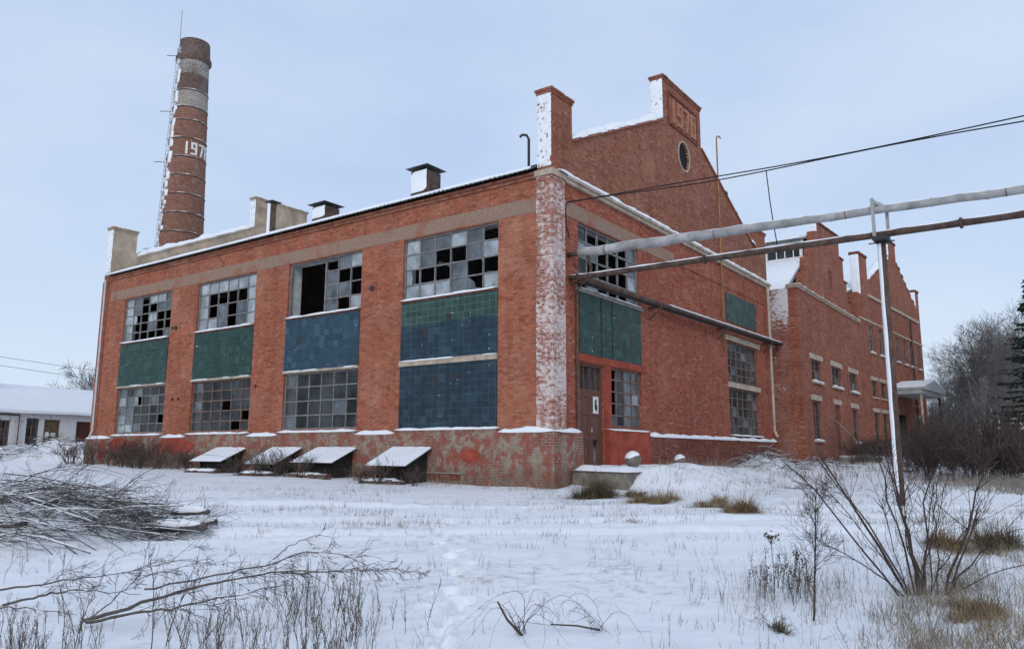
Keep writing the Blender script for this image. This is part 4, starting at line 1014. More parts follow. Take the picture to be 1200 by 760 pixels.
# entrance canopy (belongs to the wing)
mb = MB(); mb.box(6.2, 12.6, -2.0, -.06, 4.85, 5.15); cn = mb.build('canopy', M['steel'], TW)
mb = MB(); mb.hexa([(6.1, -2.15, 5.152), (9.4, -2.15, 5.152), (9.4, -.06, 5.152), (6.1, -.06, 5.152), (6.1, -2.15, 5.25), (9.4, -2.15, 5.85), (9.4, -.06, 5.85), (6.1, -.06, 5.25)]); mb.hexa([(9.4, -2.15, 5.152), (12.7, -2.15, 5.152), (12.7, -.06, 5.152), (9.4, -.06, 5.152), (9.4, -2.15, 5.85), (12.7, -2.15, 5.25), (12.7, -.06, 5.25), (9.4, -.06, 5.85)])
mb.build('canopy_roof', M['tin'], cn)
mb = MB(); p = [(6.0, -2.2, 5.26), (9.4, -2.2, 5.88), (9.4, -.06, 5.88), (6.0, -.06, 5.26)]; mb.hexa(p+[(x, y, z+.1) for x, y, z in p]); p = [(9.4, -2.2, 5.88), (12.8, -2.2, 5.26), (12.8, -.06, 5.26), (9.4, -.06, 5.88)]; mb.hexa(p+[(x, y, z+.1) for x, y, z in p]); mb.build('snow', M['snow'], cn)
for x in (6.5, 12.3): mb = MB(); mb.tube([(x, -1.85, -.3), (x, -1.85, 4.84)], .09, 8); mb.build('canopy_post', M['beige'] if x < 8 else M['darksteel'], cn)
mb = MB(); mb.tube([(13.4, -.1, 1.0), (13.4, -.1, 10.9)], .06, 6); mb.build('downpipe', M['rust'], TW)

# ------------------------------------------------------------------ white shed on the left
def up_at(px, py, hd):
    q = FWD*915.6 + RGT*(px-600) + UPV*(380-py); k = hd/hypot(q.x, q.y); return CAM + q*k
A = up_at(-40, 527, 60); B = up_at(150, 525, 67)
ang = math.atan2(B.y-A.y, B.x-A.x); SL = hypot(B.x-A.x, B.y-A.y)
zg = .86
sh = empty('white_shed', (A.x, A.y, zg), ang, 'long low whitewashed shed under a snowy roof left of the hall', 'shed')
HT = 2.55
def sx(px):      # where the line of sight through this photo column meets the wall line
    q = FWD*915.6 + RGT*(px-600) + UPV*(380-525); dx, dy = cos(ang), sin(ang); det = q.x*(-dy)-q.y*(-dx)
    return (q.x*(A.y-CAM.y)-q.y*(A.x-CAM.x))/(q.y*dx-q.x*dy)
hol = [rect(sx(-5), sx(9), .15, 1.95), rect(sx(28), sx(43), .25, 2.15), rect(sx(49), sx(68), -.2, 2.1), rect(sx(87), sx(106), -.2, 2.05)]
mb = MB(); mb.slab(rect(-6, SL+8, -.6, HT), hol, (0, 0, 0), UF, VF, .35, 0, 1, 0); mb.slab(rect(-6, SL+8, -.6, HT), [], (0, 8, 0), UF, VF, .3, 0, 1)
mb.slab(rect(-8, 0, -.6, HT), [], (-6, 0, 0), UL, VL, .3, 0, 1)
def shed_wall():
    m = MT('peeling_whitewash', .9, .15); n = m.noise(1.4, 5, .65)
    m.col(m.mix(m.ramp(n, .58, .64), m.mix(m.ramp(m.noise(6), .3, .7), (.56, .56, .56), (.70, .70, .69)), (.33, .28, .20))); return m.m
mb.build('wall', [shed_wall(), M['interior']], sh)
mb = MB()
for a, b in (((-.35, HT-.05), (4, HT+1.95)),):
    p = [(-6.4, a[0], a[1]), (SL+8.4, a[0], a[1]), (SL+8.4, b[0], b[1]), (-6.4, b[0], b[1])]; mb.hexa([(x, y, z-.12) for x, y, z in p]+p)
    p = [(-6.4, 8-a[0], a[1]), (-6.4, b[0], b[1]), (SL+8.4, b[0], b[1]), (SL+8.4, 8-a[0], a[1])]; mb.hexa([(x, y, z-.12) for x, y, z in p]+p)
sr = mb.build('roof', M['sheet'], sh)
mb = MB(); n = 40
for i in range(n+1):
    x = -6.4+(SL+14.8)*i/n
    for y, z in ((-.36, HT-.10), (-.40, HT+.06), (-.2, HT+.15), (1.8, HT+1.10), (4, HT+2.09), (4.2, HT+1.9)): mb.v.append((x, y, z+.05*ns(x*.5, y)))
for i in range(n):
    for j in range(5): q = i*6+j; mb.f.append((q, q+6, q+7, q+1)); mb.m.append(0)
mb.build('snow', M['snow'], sr, True)
mb = MB(); mb.box(sx(8), sx(13), 2.9, 3.3, HT+1.3, HT+2.6); sc_ = mb.build('chimney', M['brick_pale'], sr)
mb = MB(); mb.hexa([(sx(5.5), 2.75, HT+2.8), (sx(15.5), 2.75, HT+2.8), (sx(15.5), 3.45, HT+2.8), (sx(5.5), 3.45, HT+2.8), (sx(9.5), 3.05, HT+3.02), (sx(11.5), 3.05, HT+3.02), (sx(11.5), 3.15, HT+3.02), (sx(9.5), 3.15, HT+3.02)]); mb.box(sx(9), sx(9.6), 3.05, 3.15, HT+2.6, HT+2.8); mb.box(sx(11.4), sx(12), 3.05, 3.15, HT+2.6, HT+2.8); mb.build('cap', M['snow'], sc_)
window(sh, (sx(-5), .12, .15), UF, VF, sx(9)-sx(-5), 1.8, 3, 3, ['d.d', 'ddd', 'd.d'], 'rustframe'); window(sh, (sx(28), .12, .25), UF, VF, sx(43)-sx(28), 1.9, 2, 3, ['dd', '.d', 'dd'], 'rustframe')
mb = MB(); mb.box(sx(49), sx(68), .10, .16, -.2, 2.1); mb.box(sx(52), sx(56), .07, .099, .9, 1.25, 1); mb.box(sx(59), sx(64), .07, .099, .95, 1.2, 1); mb.build('door', [M['tuss'], M['white']], sh)
mb = MB(); mb.box(sx(87), sx(106), .10, .16, -.2, 2.05); mb.build('garage_door', simple('maroon_door', (.075, .022, .02)), sh)
mb = MB(); mb.tube([(sx(18), -.1, -.2), (sx(18), -.1, 2.3), (-4.0, -.1, 2.3)], .05, 6); mb.build('pipe', M['rust'], sh)

# far power lines on the left
for i, (p0, p1, lab) in enumerate((((-30, 413), (260, 452), 'thin far power line in the sky left of the hall, the upper'), ((-30, 423), (260, 463), 'thin far power line in the sky left of the hall, the lower'))):
    a, b = up_at(*p0, 88), up_at(*p1, 88); mb = MB(); mb.tube(sag(a, b, .15, 14), .022, 4); tag(mb.build('power_line', M['cable'], None), lab, 'power line', 'power lines behind the shed')

# ------------------------------------------------------------------ trees and shrubs
def grow(mbt, mbc, p, d, ln, r, lev, rg, n=5, spread=.6, up=.12, kids=(3, 5), minr=.006, first=.35, wob=.12):
    """a limb with wobble and side shoots; thick wood goes to mbt, fine to mbc"""
    k = 5 if lev > 1 else 3
    path = [Vector(p)]; d = Vector(d).normalized(); dirs = [d.copy()]
    for i in range(k):
        d = (d + Vector((rg.gauss(0, wob), rg.gauss(0, wob), rg.gauss(0, wob)+up*.3))).normalized()
        path.append(path[-1]+d*ln/k); dirs.append(d.copy())
    rad = [max(minr, r*(1-.72*i/k)) for i in range(k+1)]
    (mbt if lev >= 3 else mbc).tube(path, rad, n if lev >= 3 else (4 if lev == 2 else 3), cap=False)
    if lev <= 0: return
    for c in range(rg.randint(*kids)):
        t = rg.uniform(first, 1.0); i = min(k-1, int(t*k)); q = path[i].lerp(path[i+1], t*k-i); dd = dirs[i+1]
        o = dd.orthogonal().normalized(); o.rotate(Matrix.Rotation(rg.uniform(0, 2*pi), 3, dd))
        nd = (dd*(1-spread*.45)+o*spread+Vector((0, 0, up))).normalized()
        grow(mbt, mbc, q, nd, ln*rg.uniform(.45, .75)*(1.15-t*.35), max(minr, rad[i]*.55), lev-1, rg, n, spread, up, kids, minr, .25, wob)
def make_tree(seed, ht, r, bark='bark', twig='greytwig', name='bare_tree', lev=4, kids=(5, 7), lean=0, spread=.72, minr=.011):
    rg = random.Random(seed); root = empty(name)
    mt, mc = MB(), MB()
    grow(mt, mc, (0, 0, -.2), (lean, 0, 1), ht*.66, r, lev, rg, 7, spread, .10, kids, minr, .22, .09)
    mt.build('trunk', M[bark], root, True, uv=False); mc.build('crown', M[twig], root, False, uv=False)
    return root
# wood on the right, far behind the thicket
protos = [make_tree(11, 10.5, .17), make_tree(23, 12.5, .20, lean=.06), make_tree(37, 9.5, .14, spread=.65), make_tree(41, 11, .16, 'birch', spread=.6)]
def polar(px, hd): p = up_at(px, 540, hd); return (p.x, p.y, gz(p.x, p.y))
WOOD = [(1092, 82, 0, .40), (1103, 74, 2, .46), (1112, 84, 0, .50), (1121, 64, 2, .42), (1130, 72, 3, .56), (1140, 60, 0, .50), (1148, 76, 2, .74), (1158, 58, 3, .66), (1166, 64, 1, .72), (1176, 62, 1, .66), (1184, 72, 0, .84), (1193, 56, 2, .70), (1204, 60, 1, .66), (1219, 66, 0, .8), (1240, 60, 1, .7), (1262, 64, 2, .75), (1110, 58, 2, .34), (1172, 50, 2, .46), (1136, 90, 1, .62), (1188, 88, 1, .8), (1122, 95, 0, .66), (1154, 98, 1, .8), (1098, 92, 2, .55), (1145, 66, 0, .55), (1163, 80, 0, .85), (1180, 78, 2, .9), (1116, 70, 1, .42), (1198, 76, 3, .8)]
used = set()
labs = {7: 'bare pale trunked birch in the wood at the right edge', 10: 'bare tree rising tallest in the wood, just left of the spruce', 4: 'bare pale trunked tree in the middle of the wood right of the canopy'}
for i, (px, hd, k, sc) in enumerate(WOOD):
    lab = labs.get(i, 'bare grey leafless tree in the wood behind the thicket at right')
    loc = polar(px, hd)
    if k not in used:
        used.add(k); t = protos[k]; t.location = loc; t.rotation_euler = (0, 0, i*1.3); t.scale = (sc, sc, sc); tag(t, lab, 'tree', 'leafless trees in the wood at right')
    else:
        t = dup(protos[k], loc, i*1.9, sc, lab, 'leafless trees in the wood at right')
# trees behind the shed
for i, (px, hd, sc, lab) in enumerate(((40, 95, .33, 'small bare bushy tree behind the shed roof, leftmost of a few'), (66, 92, .52, 'bare tree with a tall crooked top behind the middle of the shed roof'), (79, 90, .40, 'low bare bushy tree behind the shed roof beside the taller crooked one'), (101, 88, .55, 'bare grey tree between the shed and the left edge of the hall'), (118, 84, 1.15, 'taller bare tree mostly hidden behind the left corner of the hall'))):
    p = up_at(px, 540, hd); dup(protos[(i+1) % 3], (p.x, p.y, .9), i*2.2, sc, lab, 'bare trees behind the shed')

# spruce at the right edge
def spruce(loc, ht, rb, seed):
    rg = random.Random(seed); root = empty('spruce_tree', loc, 0, 'dark green spruce tree cut by the right edge of the photo', 'tree')
    mb = MB(); mb.tube([(0, 0, -.3), (0, 0, ht*.5), (0, 0, ht)], [.2, .12, .02], 8); mb.build('trunk', M['bark'], root, True)
    mb = MB(); z = .35
    while z < ht-.15:
        t = 1-z/ht; R = rb*(t**.85)*rg.uniform(.82, 1.12)
        for k in range(9):
            a = rg.uniform(0, 2*pi); L_b = R*rg.uniform(.75, 1.1); droop = -.28-.12*t
            P = [Vector((cos(a)*L_b*s, sin(a)*L_b*s, z+droop*L_b*s+.22*L_b*s*s+rg.uniform(-.02, .02))) for s in (0, .35, .7, 1)]
            mb.tube(P, [.025, .018, .012, .005], 3, 1, False)
            for q in range(int(16*L_b)+6):
                s = rg.uniform(.12, 1); i = min(2, int(s*3)); c = P[i].lerp(P[i+1], s*3-i)
                sd_ = Vector((-sin(a), cos(a), 0))*rg.choice((-1, 1)); d = (Vector((cos(a), sin(a), 0))*rg.uniform(.4, 1)+sd_*rg.uniform(.3, 1)+Vector((0, 0, rg.uniform(-.75, .1)))).normalized()*rg.uniform(.16, .36)*(1.1-.4*s)
                o = d.cross(Vector((rg.gauss(0, 1), rg.gauss(0, 1), rg.gauss(0, 1)))).normalized()*rg.uniform(.022, .045)
                mb.face([c-o*.6, c+d*.5+o, c+d, c+d*.5-o], 0)
        z += .20
    mb.build('crown', [M['needle'], M['twig']], root, uv=False)
p = up_at(1236, 545, 40); spruce((p.x, p.y, gz(p.x, p.y)), 9.0, 2.6, 5)

# thicket of russet shrubs in front of the tall wing
def make_shrub(seed, ht, stems, twig, name, lev=2, out=.55, r=.018, kids=(3, 5), minr=.005, wob=.15):
    rg = random.Random(seed); root = empty(name); mt, mc = MB(), MB()
    for s in range(stems):
        a = rg.uniform(0, 2*pi); o = rg.uniform(.1, out); grow(mc, mc, (.12*cos(a), .12*sin(a), -.05), (cos(a)*o, sin(a)*o, 1), ht*rg.uniform(.55, .95), r*rg.uniform(.7, 1.1), lev, rg, 4, .6, .08, kids, minr, .25, wob)
    mc.build('branches', M[twig], root, uv=False); return root
shp = [make_shrub(3, 2.2, 16, 'rustytwig', 'thicket_shrub', minr=.008, r=.02), make_shrub(4, 1.7, 14, 'rustytwig', 'thicket_shrub', minr=.008, out=.9), make_shrub(5, 2.4, 15, 'twig', 'thicket_shrub', minr=.008, out=.5)]
first = set(); rg = random.Random(99); cnt = 0
for i in range(62):
    px = rg.uniform(1062, 1245); hd = rg.uniform(29, 46)
    if i > 46: px = rg.uniform(985, 1075); hd = rg.uniform(40, 55)
    if px < 1062 and i <= 46: continue
    p = up_at(px, 540, hd); k = rg.randrange(3); loc = (p.x, p.y, gz(p.x, p.y))
    if p.y > -2.2 and p.x < 53: loc = (p.x, -2.6-rg.random(), gz(p.x, -3))
    sc = rg.uniform(.6, 1.05)*(1 if px > 1075 else .6)
    lab = 'leafless russet shrub in the thicket before the tall wing and the wood'
    if k not in first:
        first.add(k); o = shp[k]; o.location = loc; o.scale = (sc,)*3; tag(o, lab, 'shrub', 'shrubs of the thicket at right')
    else: dup(shp[k], loc, rg.uniform(0, 6), sc, lab, 'shrubs of the thicket at right')

# weathered brush along the foot of the left facade
shp2 = [make_shrub(13, .9, 16, 'rustytwig', 'wall_shrub', minr=.006, out=.8), make_shrub(14, 1.2, 13, 'rustytwig', 'wall_shrub', minr=.006, out=.5)]
first = set()
for i, (x, y, sc) in enumerate(((-1.0, 25.6, 1.1), (-.9, 24.0, 1.0), (-.7, 22.6, .9), (-.9, 21.2, 1.1), (-1.0, 20.0, 1.2), (-.8, 18.7, 1.0), (-.7, 17.6, .9), (-1.2, 19.5, .8), (-.8, 16.4, .8), (-1.5, 10.1, .8), (-1.5, 12.3, .75), (-1.6, 11.0, .8), (-1.55, 5.2, .75), (-1.5, 8.8, .7), (-1.6, 5.9, .6), (-1.4, 3.9, .45))):
    k = i % 2; loc = (x, y, gz(x, y)); lab = 'dry leafless shrub at the foot of the long wall, left of the lids' if i < 9 else 'dry leafless shrub sprouting round the sloping lids'
    gr = 'dry shrubs along the long wall' if i < 9 else 'dry shrubs round the lids'
    if k not in first: first.add(k); o = shp2[k]; o.location = loc; o.scale = (sc,)*3; tag(o, lab, 'shrub', gr)
    else: dup(shp2[k], loc, i*1.7, sc, lab, gr)

# ---- foreground right: many-stemmed shrub and the thin sapling beside it
def stems_shrub(px, py, specs, name, lab, twig='twig'):
    x, y = pix_ground(px, py); z = gz(x, y); root = empty(name, (x, y, z), 0, lab, 'shrub'); rg = random.Random(px)
    d0 = depth(x, y); mb = MB()
    for (bx, tx, ty, r, dd) in specs:     # stem foot and tip as photo offsets, turned into metres at the shrub's own distance
        s = d0/915.6; a = Vector((0, 0, 0))+Vector((R0.x, R0.y, 0))*(bx*s); b = Vector((R0.x, R0.y, 0))*(tx*s)+Vector((0, 0, ty*s))+Vector((cos(YAW), sin(YAW), 0))*dd
        a.z -= .05; n = 7; path = []
        for i in range(n+1):
            t = i/n; p = a.lerp(b, t); w_ = (b-a).length
            p += Vector((rg.gauss(0, .012), rg.gauss(0, .012), .10*w_*sin(t*pi)*(.5 if abs(tx) > 40 else .15)))*(1 if 0 < i else 0); p += Vector((ns(t*2.3, bx*.37, tx*.11), ns(t*2.3, tx*.21, 7+bx), .5*ns(t*2.3, ty*.1, 3)))*.10*w_*t; path.append(p)
        r *= .68; mb.tube(path, [r*(1-.7*i/n)+.0018 for i in range(n+1)], 5, cap=False)
        for q in range(rg.randint(0, 2)):
            i = rg.randrange(2, n-1); dr_ = (path[i+1]-path[i]).normalized()+Vector((rg.gauss(0, .3), rg.gauss(0, .3), rg.gauss(.05, .2))); grow(mb, mb, path[i], dr_, w_*rg.uniform(.2, .38), r*.5, 1, rg, 4, .5, .08, (1, 3), .0022, .3, .12)
        for q in range(rg.randint(4, 8)):
            t = rg.uniform(.35, 1); i = min(n-1, int(t*n)); p = path[i]; dr_ = (path[i+1]-path[i]).normalized()
            nd = dr_+Vector((rg.gauss(0, .45), rg.gauss(0, .45), rg.gauss(.1, .3)))
            grow(mb, mb, p, nd, rg.uniform(.15, .5), .004, 1, rg, 3, .6, .1, (1, 3), .0022, .3, .15)
    mb.build('stems', M[twig], root, uv=False); return root
stems_shrub(1078, 697, [(-20, -135, 150, .014, .3), (-10, -90, 165, .022, .5), (-6, -72, 155, .014, .9), (-4, -52, 170, .014, -.2), (0, -2, 165, .02, .4), (3, 14, 150, .018, .7), (6, 34, 140, .018, .2), (10, 24, 165, .014, 1.0), (28, 118, 150, .020, .3), (30, 140, 100, .016, .8), (26, 92, 75, .012, -.2), (-14, -120, 60, .009, -.3), (20, 60, 120, .010, .6), (-2, -28, 120, .010, -.3), (2, 48, 60, .008, .5), (-8, -105, 130, .007, .2), (4, 60, 95, .007, -.3), (12, 45, 125, .008, .4), (-12, -60, 110, .006, -.4), (24, 150, 45, .007, -.2), (-3, 12, 120, .007, -.4)], 'bare_shrub', 'large bare shrub of many dark stems fanning out at the right foreground')
x, y = pix_ground(953, 727); rg = random.Random(31); root = empty('bare_sapling', (x, y, gz(x, y)), 0, 'thin bare sapling with fine twigs just left of the fanning shrub', 'sapling')
mb = MB(); path = [Vector((R0.x*.10*t+.012*ns(t*3, 5), R0.y*.10*t+.012*ns(t*3, 8), -.05+1.22*t)) for t in [k/10 for k in range(11)]]
mb.tube(path, [.0095*(1-.8*k/10)+.0012 for k in range(11)], 6, cap=False)
for q in range(34):
    t = rg.uniform(.22, .98); i = min(9, int(t*10)); c = path[i].lerp(path[i+1], t*10-i); a = rg.uniform(0, 2*pi); o = rg.uniform(.45, .9)
    grow(mb, mb, c, (cos(a)*o, sin(a)*o, rg.uniform(.6, 1)), rg.uniform(.18, .42)*(1.2-.7*t), .0032, 2, rg, 4, .55, .06, (2, 5), .0014, .2, .12)
mb.build('stems', M['twig'], root, uv=False)

# ---- weeds
def make_weed(seed, ht, name, heads=False, mat='weed'):
    rg = random.Random(seed); mb = MB()
    for s in range(rg.randint(1, 3)):
        a = rg.uniform(0, 2*pi); p = Vector((.05*cos(a), .05*sin(a), -.05)); d = Vector((rg.gauss(0, .13), rg.gauss(0, .13), 1)).normalized(); h = ht*rg.uniform(.55, 1.05); k = 7; path = [p]
        for i in range(k): d = (d+Vector((rg.gauss(0, .09), rg.gauss(0, .09), .03))).normalized(); path.append(path[-1]+d*h/k)
        mb.tube(path, [.0042*(1-.6*i/k) for i in range(k+1)], 4, cap=False)
        for q in range(rg.randint(6, 14)):
            t = rg.uniform(.22, 1); i = min(k-1, int(t*k)); c = path[i].lerp(path[i+1], t*k-i); a = rg.uniform(0, 2*pi); ln = rg.uniform(.05, .26)*(1.25-t*.6)*ht; o = rg.uniform(.25, .6)
            e1 = c+Vector((cos(a)*o, sin(a)*o, .8))*ln*.6; e2 = e1+Vector((cos(a)*.12+rg.gauss(0, .08), sin(a)*.12+rg.gauss(0, .08), 1))*ln*.5
            mb.tube([c, e1, e2], [.0022, .0018, .001], 3, cap=False)
            for b in range(rg.randint(1, 4)):
                u_ = rg.uniform(.2, 1); w_ = e1.lerp(e2, u_) if rg.random() < .6 else c.lerp(e1, u_); v2 = w_+Vector((rg.gauss(0, .012), rg.gauss(0, .012), rg.uniform(.005, .03))); mb.tube([w_, v2], [.0012, .0026 if heads else .0016], 3)
        if heads:
            for b in range(9): w_ = path[-1]+Vector((rg.gauss(0, .018), rg.gauss(0, .018), rg.uniform(-.10, .02))); mb.tube([w_, w_+Vector((rg.gauss(0, .006), rg.gauss(0, .006), .016))], [.007, .004], 5)
    return mb.build(name, M[mat], None, uv=False)
wp = [make_weed(s, .75, 'dry_weed') for s in range(1, 10)]; hp_ = [make_weed(s, .62, 'seedhead_weed', True) for s in (28, 29, 30, 31)]
rg = random.Random(5); first = set(); nW = 0
def place(protos, k, x, y, sc, lab, cat, grp):
    o = protos[k]
    if o.get('label') is not None: o = o.copy(); COL.objects.link(o)
    o.location = (x, y, gz(x, y)); o.rotation_euler = (rg.gauss(0, .06), rg.gauss(0, .06), rg.uniform(0, 6.3)); o.scale = (sc, sc, sc); tag(o, lab, cat, grp)
for i in range(170):
    if i % 9 == 0: ccx, ccy, cch = (rg.uniform(195, 435), rg.uniform(716, 800), rg.uniform(.6, 1.15)) if i < 108 else (rg.uniform(-20, 110), rg.uniform(735, 800), rg.uniform(.5, 1))
    px, py = rg.gauss(ccx, 17), rg.gauss(ccy, 14)
    if rg.random() < .22: continue
    x, y = pix_ground(px, py)
    place(wp, rg.randrange(9), x, y, rg.uniform(.5, 1.0)*cch, 'dry branched weed stalk standing in the snow under the fallen saplings', 'weed', 'dry weeds at the left foreground')
for i in range(26):
    px, py = rg.uniform(0, 420), rg.uniform(655, 715); x, y = pix_ground(px, py)
    place(wp, rg.randrange(9), x, y, rg.uniform(.3, .6), 'short dry weed behind the fallen saplings, before the big branch pile', 'weed', 'short weeds between the saplings and the pile')
x, y = pix_ground(505, 738); place(wp, 1, x, y, .85, 'lone forked dry weed standing right of the fallen saplings', 'weed', None)
x, y = pix_ground(475, 740); place(wp, 3, x, y, .7, 'shorter dry weed beside the lone forked one right of the fallen saplings', 'weed', None)
for i in range(22):
    px, py = rg.gauss(915, 26), rg.uniform(680, 710); x, y = pix_ground(px, py); place(hp_, i % 4, x, y, rg.uniform(.45, .9), 'dry weed with seed heads in the clump left of the thin sapling', 'weed', 'seed headed weeds by the sapling')
x, y = pix_ground(908, 703); root = empty('snow_topped_umbel', (x, y, gz(x, y)), 0, 'tall seed head capped with snow, highest in the clump left of the sapling', 'weed')
mb = MB(); mb.tube([(0, 0, -.04), (.01, 0, .3), (0, .01, .55)], [.004, .0035, .003], 5)
for q in range(26): a = rg.uniform(0, 6.3); r_ = rg.uniform(0, .075); e = Vector((r_*cos(a), r_*sin(a), .62-.25*r_+rg.gauss(0, .02))); mb.tube([(0, .01, .53), tuple(e)], .0014, 3); mb.tube([e, e+Vector((0, 0, .022))], [.011, .007], 5)
mb.build('stem', M['weed'], root, uv=False)
mb = MB()
for q in range(9): a = rg.uniform(0, 6.3); r_ = rg.uniform(0, .06); mb.lathe([(.022*cos(t), .645-.25*r_+.014*sin(t)) for t in (-1.5, -.6, .2, .9, 1.5)], 7, 0, (r_*cos(a), r_*sin(a), 0))
mb.build('snow', M['snow'], root, True, uv=False)
for i in range(60):
    px, py = rg.uniform(1000, 1220), rg.uniform(640, 800); x, y = pix_ground(px, py); place(wp, i % 9, x, y, rg.uniform(.2, .6), 'dry weed standing in the snow round the fanning shrub', 'weed', 'dry weeds round the fanning shrub')
for i in range(34):
    px, py = rg.gauss(790, 90), rg.uniform(640, 770); x, y = pix_ground(px, py); place(wp, i % 9, x, y, rg.uniform(.12, .42), 'small dry weed scattered on the open snow in the middle', 'weed', 'small weeds on the open snow')

# stubble: a mass of short frosted blades
mb = MB(); rg = random.Random(17)
def blade(x, y, h, ln, w_):
    z = gz(x, y)-.01; a = rg.uniform(0, 6.3); b = rg.gauss(0, ln); c = rg.gauss(0, ln)
    mb.face([(x-w_*cos(a), y-w_*sin(a), z), (x+w_*cos(a), y+w_*sin(a), z), (x+b, y+c, z+h)])
for i in range(2800):
    l, d = rg.uniform(-16, 16), rg.choice((rg.gauss(13.6, .5), rg.gauss(15.6, .6), rg.uniform(11, 24), rg.uniform(16, 24)))
    x, y = world2(l, d)
    if (x > -.6 and y > -1.2) or ns(l*.35, d*.5, 9) < -.05: continue
    for k in range(rg.randint(3, 9)): blade(x+rg.gauss(0, .10), y+rg.gauss(0, .10), rg.uniform(.05, .17), .03, .0045)
for i in range(900):
    l, d = rg.uniform(-9, 12), rg.uniform(4.5, 12)
    if l < 1 and rg.random() < .65: continue
    x, y = world2(l, d)
    for k in range(rg.randint(2, 7)): blade(x+rg.gauss(0, .07), y+rg.gauss(0, .07), rg.uniform(.05, .2), .05, .003)
for i in range(420):
    px = 1260-abs(rg.gauss(0, 90)); p = up_at(px, 560, rg.uniform(24, 31)); x, y = p.x, p.y
    for k in range(6): blade(x+rg.gauss(0, .2), y+rg.gauss(0, .2), rg.uniform(.15, .5), .12, .008)
for i in range(1500):
    px, py = rg.gauss(1130, 75), rg.gauss(690, 55)
    if rg.random() < .12: px, py = rg.gauss(930, 40), rg.gauss(700, 15)
    if py < 610 or ns(px*.02, py*.03, 21) < -.12: continue
    x, y = pix_ground(px, py)
    for k in range(rg.randint(2, 6)): blade(x+rg.gauss(0, .06), y+rg.gauss(0, .06), rg.uniform(.06, .34), .07, .0024)
for i in range(500):
    x, y = rg.uniform(1, 26), rg.uniform(-5.5, -.4)
    if 0 < x < 4.8 and y > -2.1: continue
    for k in range(rg.randint(2, 8)): blade(x+rg.gauss(0, .12), y+rg.gauss(0, .12), rg.uniform(.08, .4), .08, .006)
for i in range(240):
    y = rg.uniform(-.5, 27); x = -.3-abs(rg.gauss(0, .5))
    for k in range(rg.randint(2, 7)): blade(x+rg.gauss(0, .1), y+rg.gauss(0, .1), rg.uniform(.08, .4), .08, .006)
st = mb.build('dry_grass', M['greystraw'], None, uv=False); tag(st, 'short frosted dry grass poking through the snow', 'grass', None, 'stuff')
mb = MB()
for i in range(900):
    px, py = rg.gauss(1150, 60), rg.gauss(705, 60)
    if py < 615 or ns(px*.015, py*.03, 33) < -.02: continue
    x, y = pix_ground(px, py)
    for k in range(rg.randint(3, 9)): blade(x+rg.gauss(0, .07), y+rg.gauss(0, .07), rg.uniform(.05, .24), .11, .0028)
st = mb.build('dry_grass', M['straw'], None, uv=False); tag(st, 'straw coloured dead grass matted in the snow at the lower right', 'grass', None, 'stuff')

# tussocks
def tussock(px, py, r, h, mat, lab):
    x, y = pix_ground(px, py); mb = MB(); rg = random.Random(px); zb = gz(x, y); sub = [(rg.gauss(0, r*.45)*1.3, rg.gauss(0, r*.35), rg.uniform(.45, 1)) for _ in range(max(4, int(r*24)))]
    for cx, cy, k in sub:
        for i in range(130):
            a = rg.uniform(0, 6.3); q = .22*r*sqrt(rg.random()); ln = rg.uniform(.5, 1.15)*h*k; lean_ = abs(rg.gauss(.75, .4))
            c = Vector((cx+q*cos(a), cy+q*sin(a), gz(x+cx, y+cy)-zb-.03)); P = [c]; el = 1.45-lean_*.6
            for s_ in range(4): P.append(P[-1]+Vector((cos(a)*cos(el), sin(a)*cos(el), sin(el)))*ln/3); el -= lean_*rg.uniform(.3, .9)
            o = Vector((-sin(a), cos(a), 0))*.0068
            for s_ in range(4): w0, w1 = 1-s_*.22, 1-(s_+1)*.22; mb.face([P[s_]-o*w0, P[s_]+o*w0, P[s_+1]+o*w1, P[s_+1]-o*w1])
    tag(mb.build('grass_tussock', M[mat], None, uv=False, loc=(x, y, zb-.01)), lab, 'grass tussock', 'grass tussocks before the porch')
tussock(703, 582, .75, .62, 'tuss', 'dark bushy grass tussock in front of the porch slab')
tussock(770, 588, .62, .34, 'straw', 'flattened straw coloured tussock right of the dark bushy one')
tussock(745, 580, .35, .26, 'tuss', 'small low tussock between the dark bushy one and the flattened one')
tussock(835, 590, .62, .26, 'straw', 'low wide straw tussock left of the upright pointed one')
tussock(868, 600, .48, .42, 'straw', 'upright pointed straw tussock, rightmost of those before the porch')
tussock(908, 738, .10, .12, 'tuss', 'tiny dark grass clod in the snow at the bottom right')
tussock(1150, 720, .35, .24, 'straw', 'straw coloured tussock in the snow at the lower right corner')
tussock(1105, 640, .5, .3, 'straw', 'straw tussock behind the fanning shrub')
tussock(1180, 640, .5, .35, 'tuss', 'brown tussock at the right edge behind the fanning shrub')
tussock(745, 608, .3, .1, 'straw', 'thin flat straw patch on the snow before the tussocks')

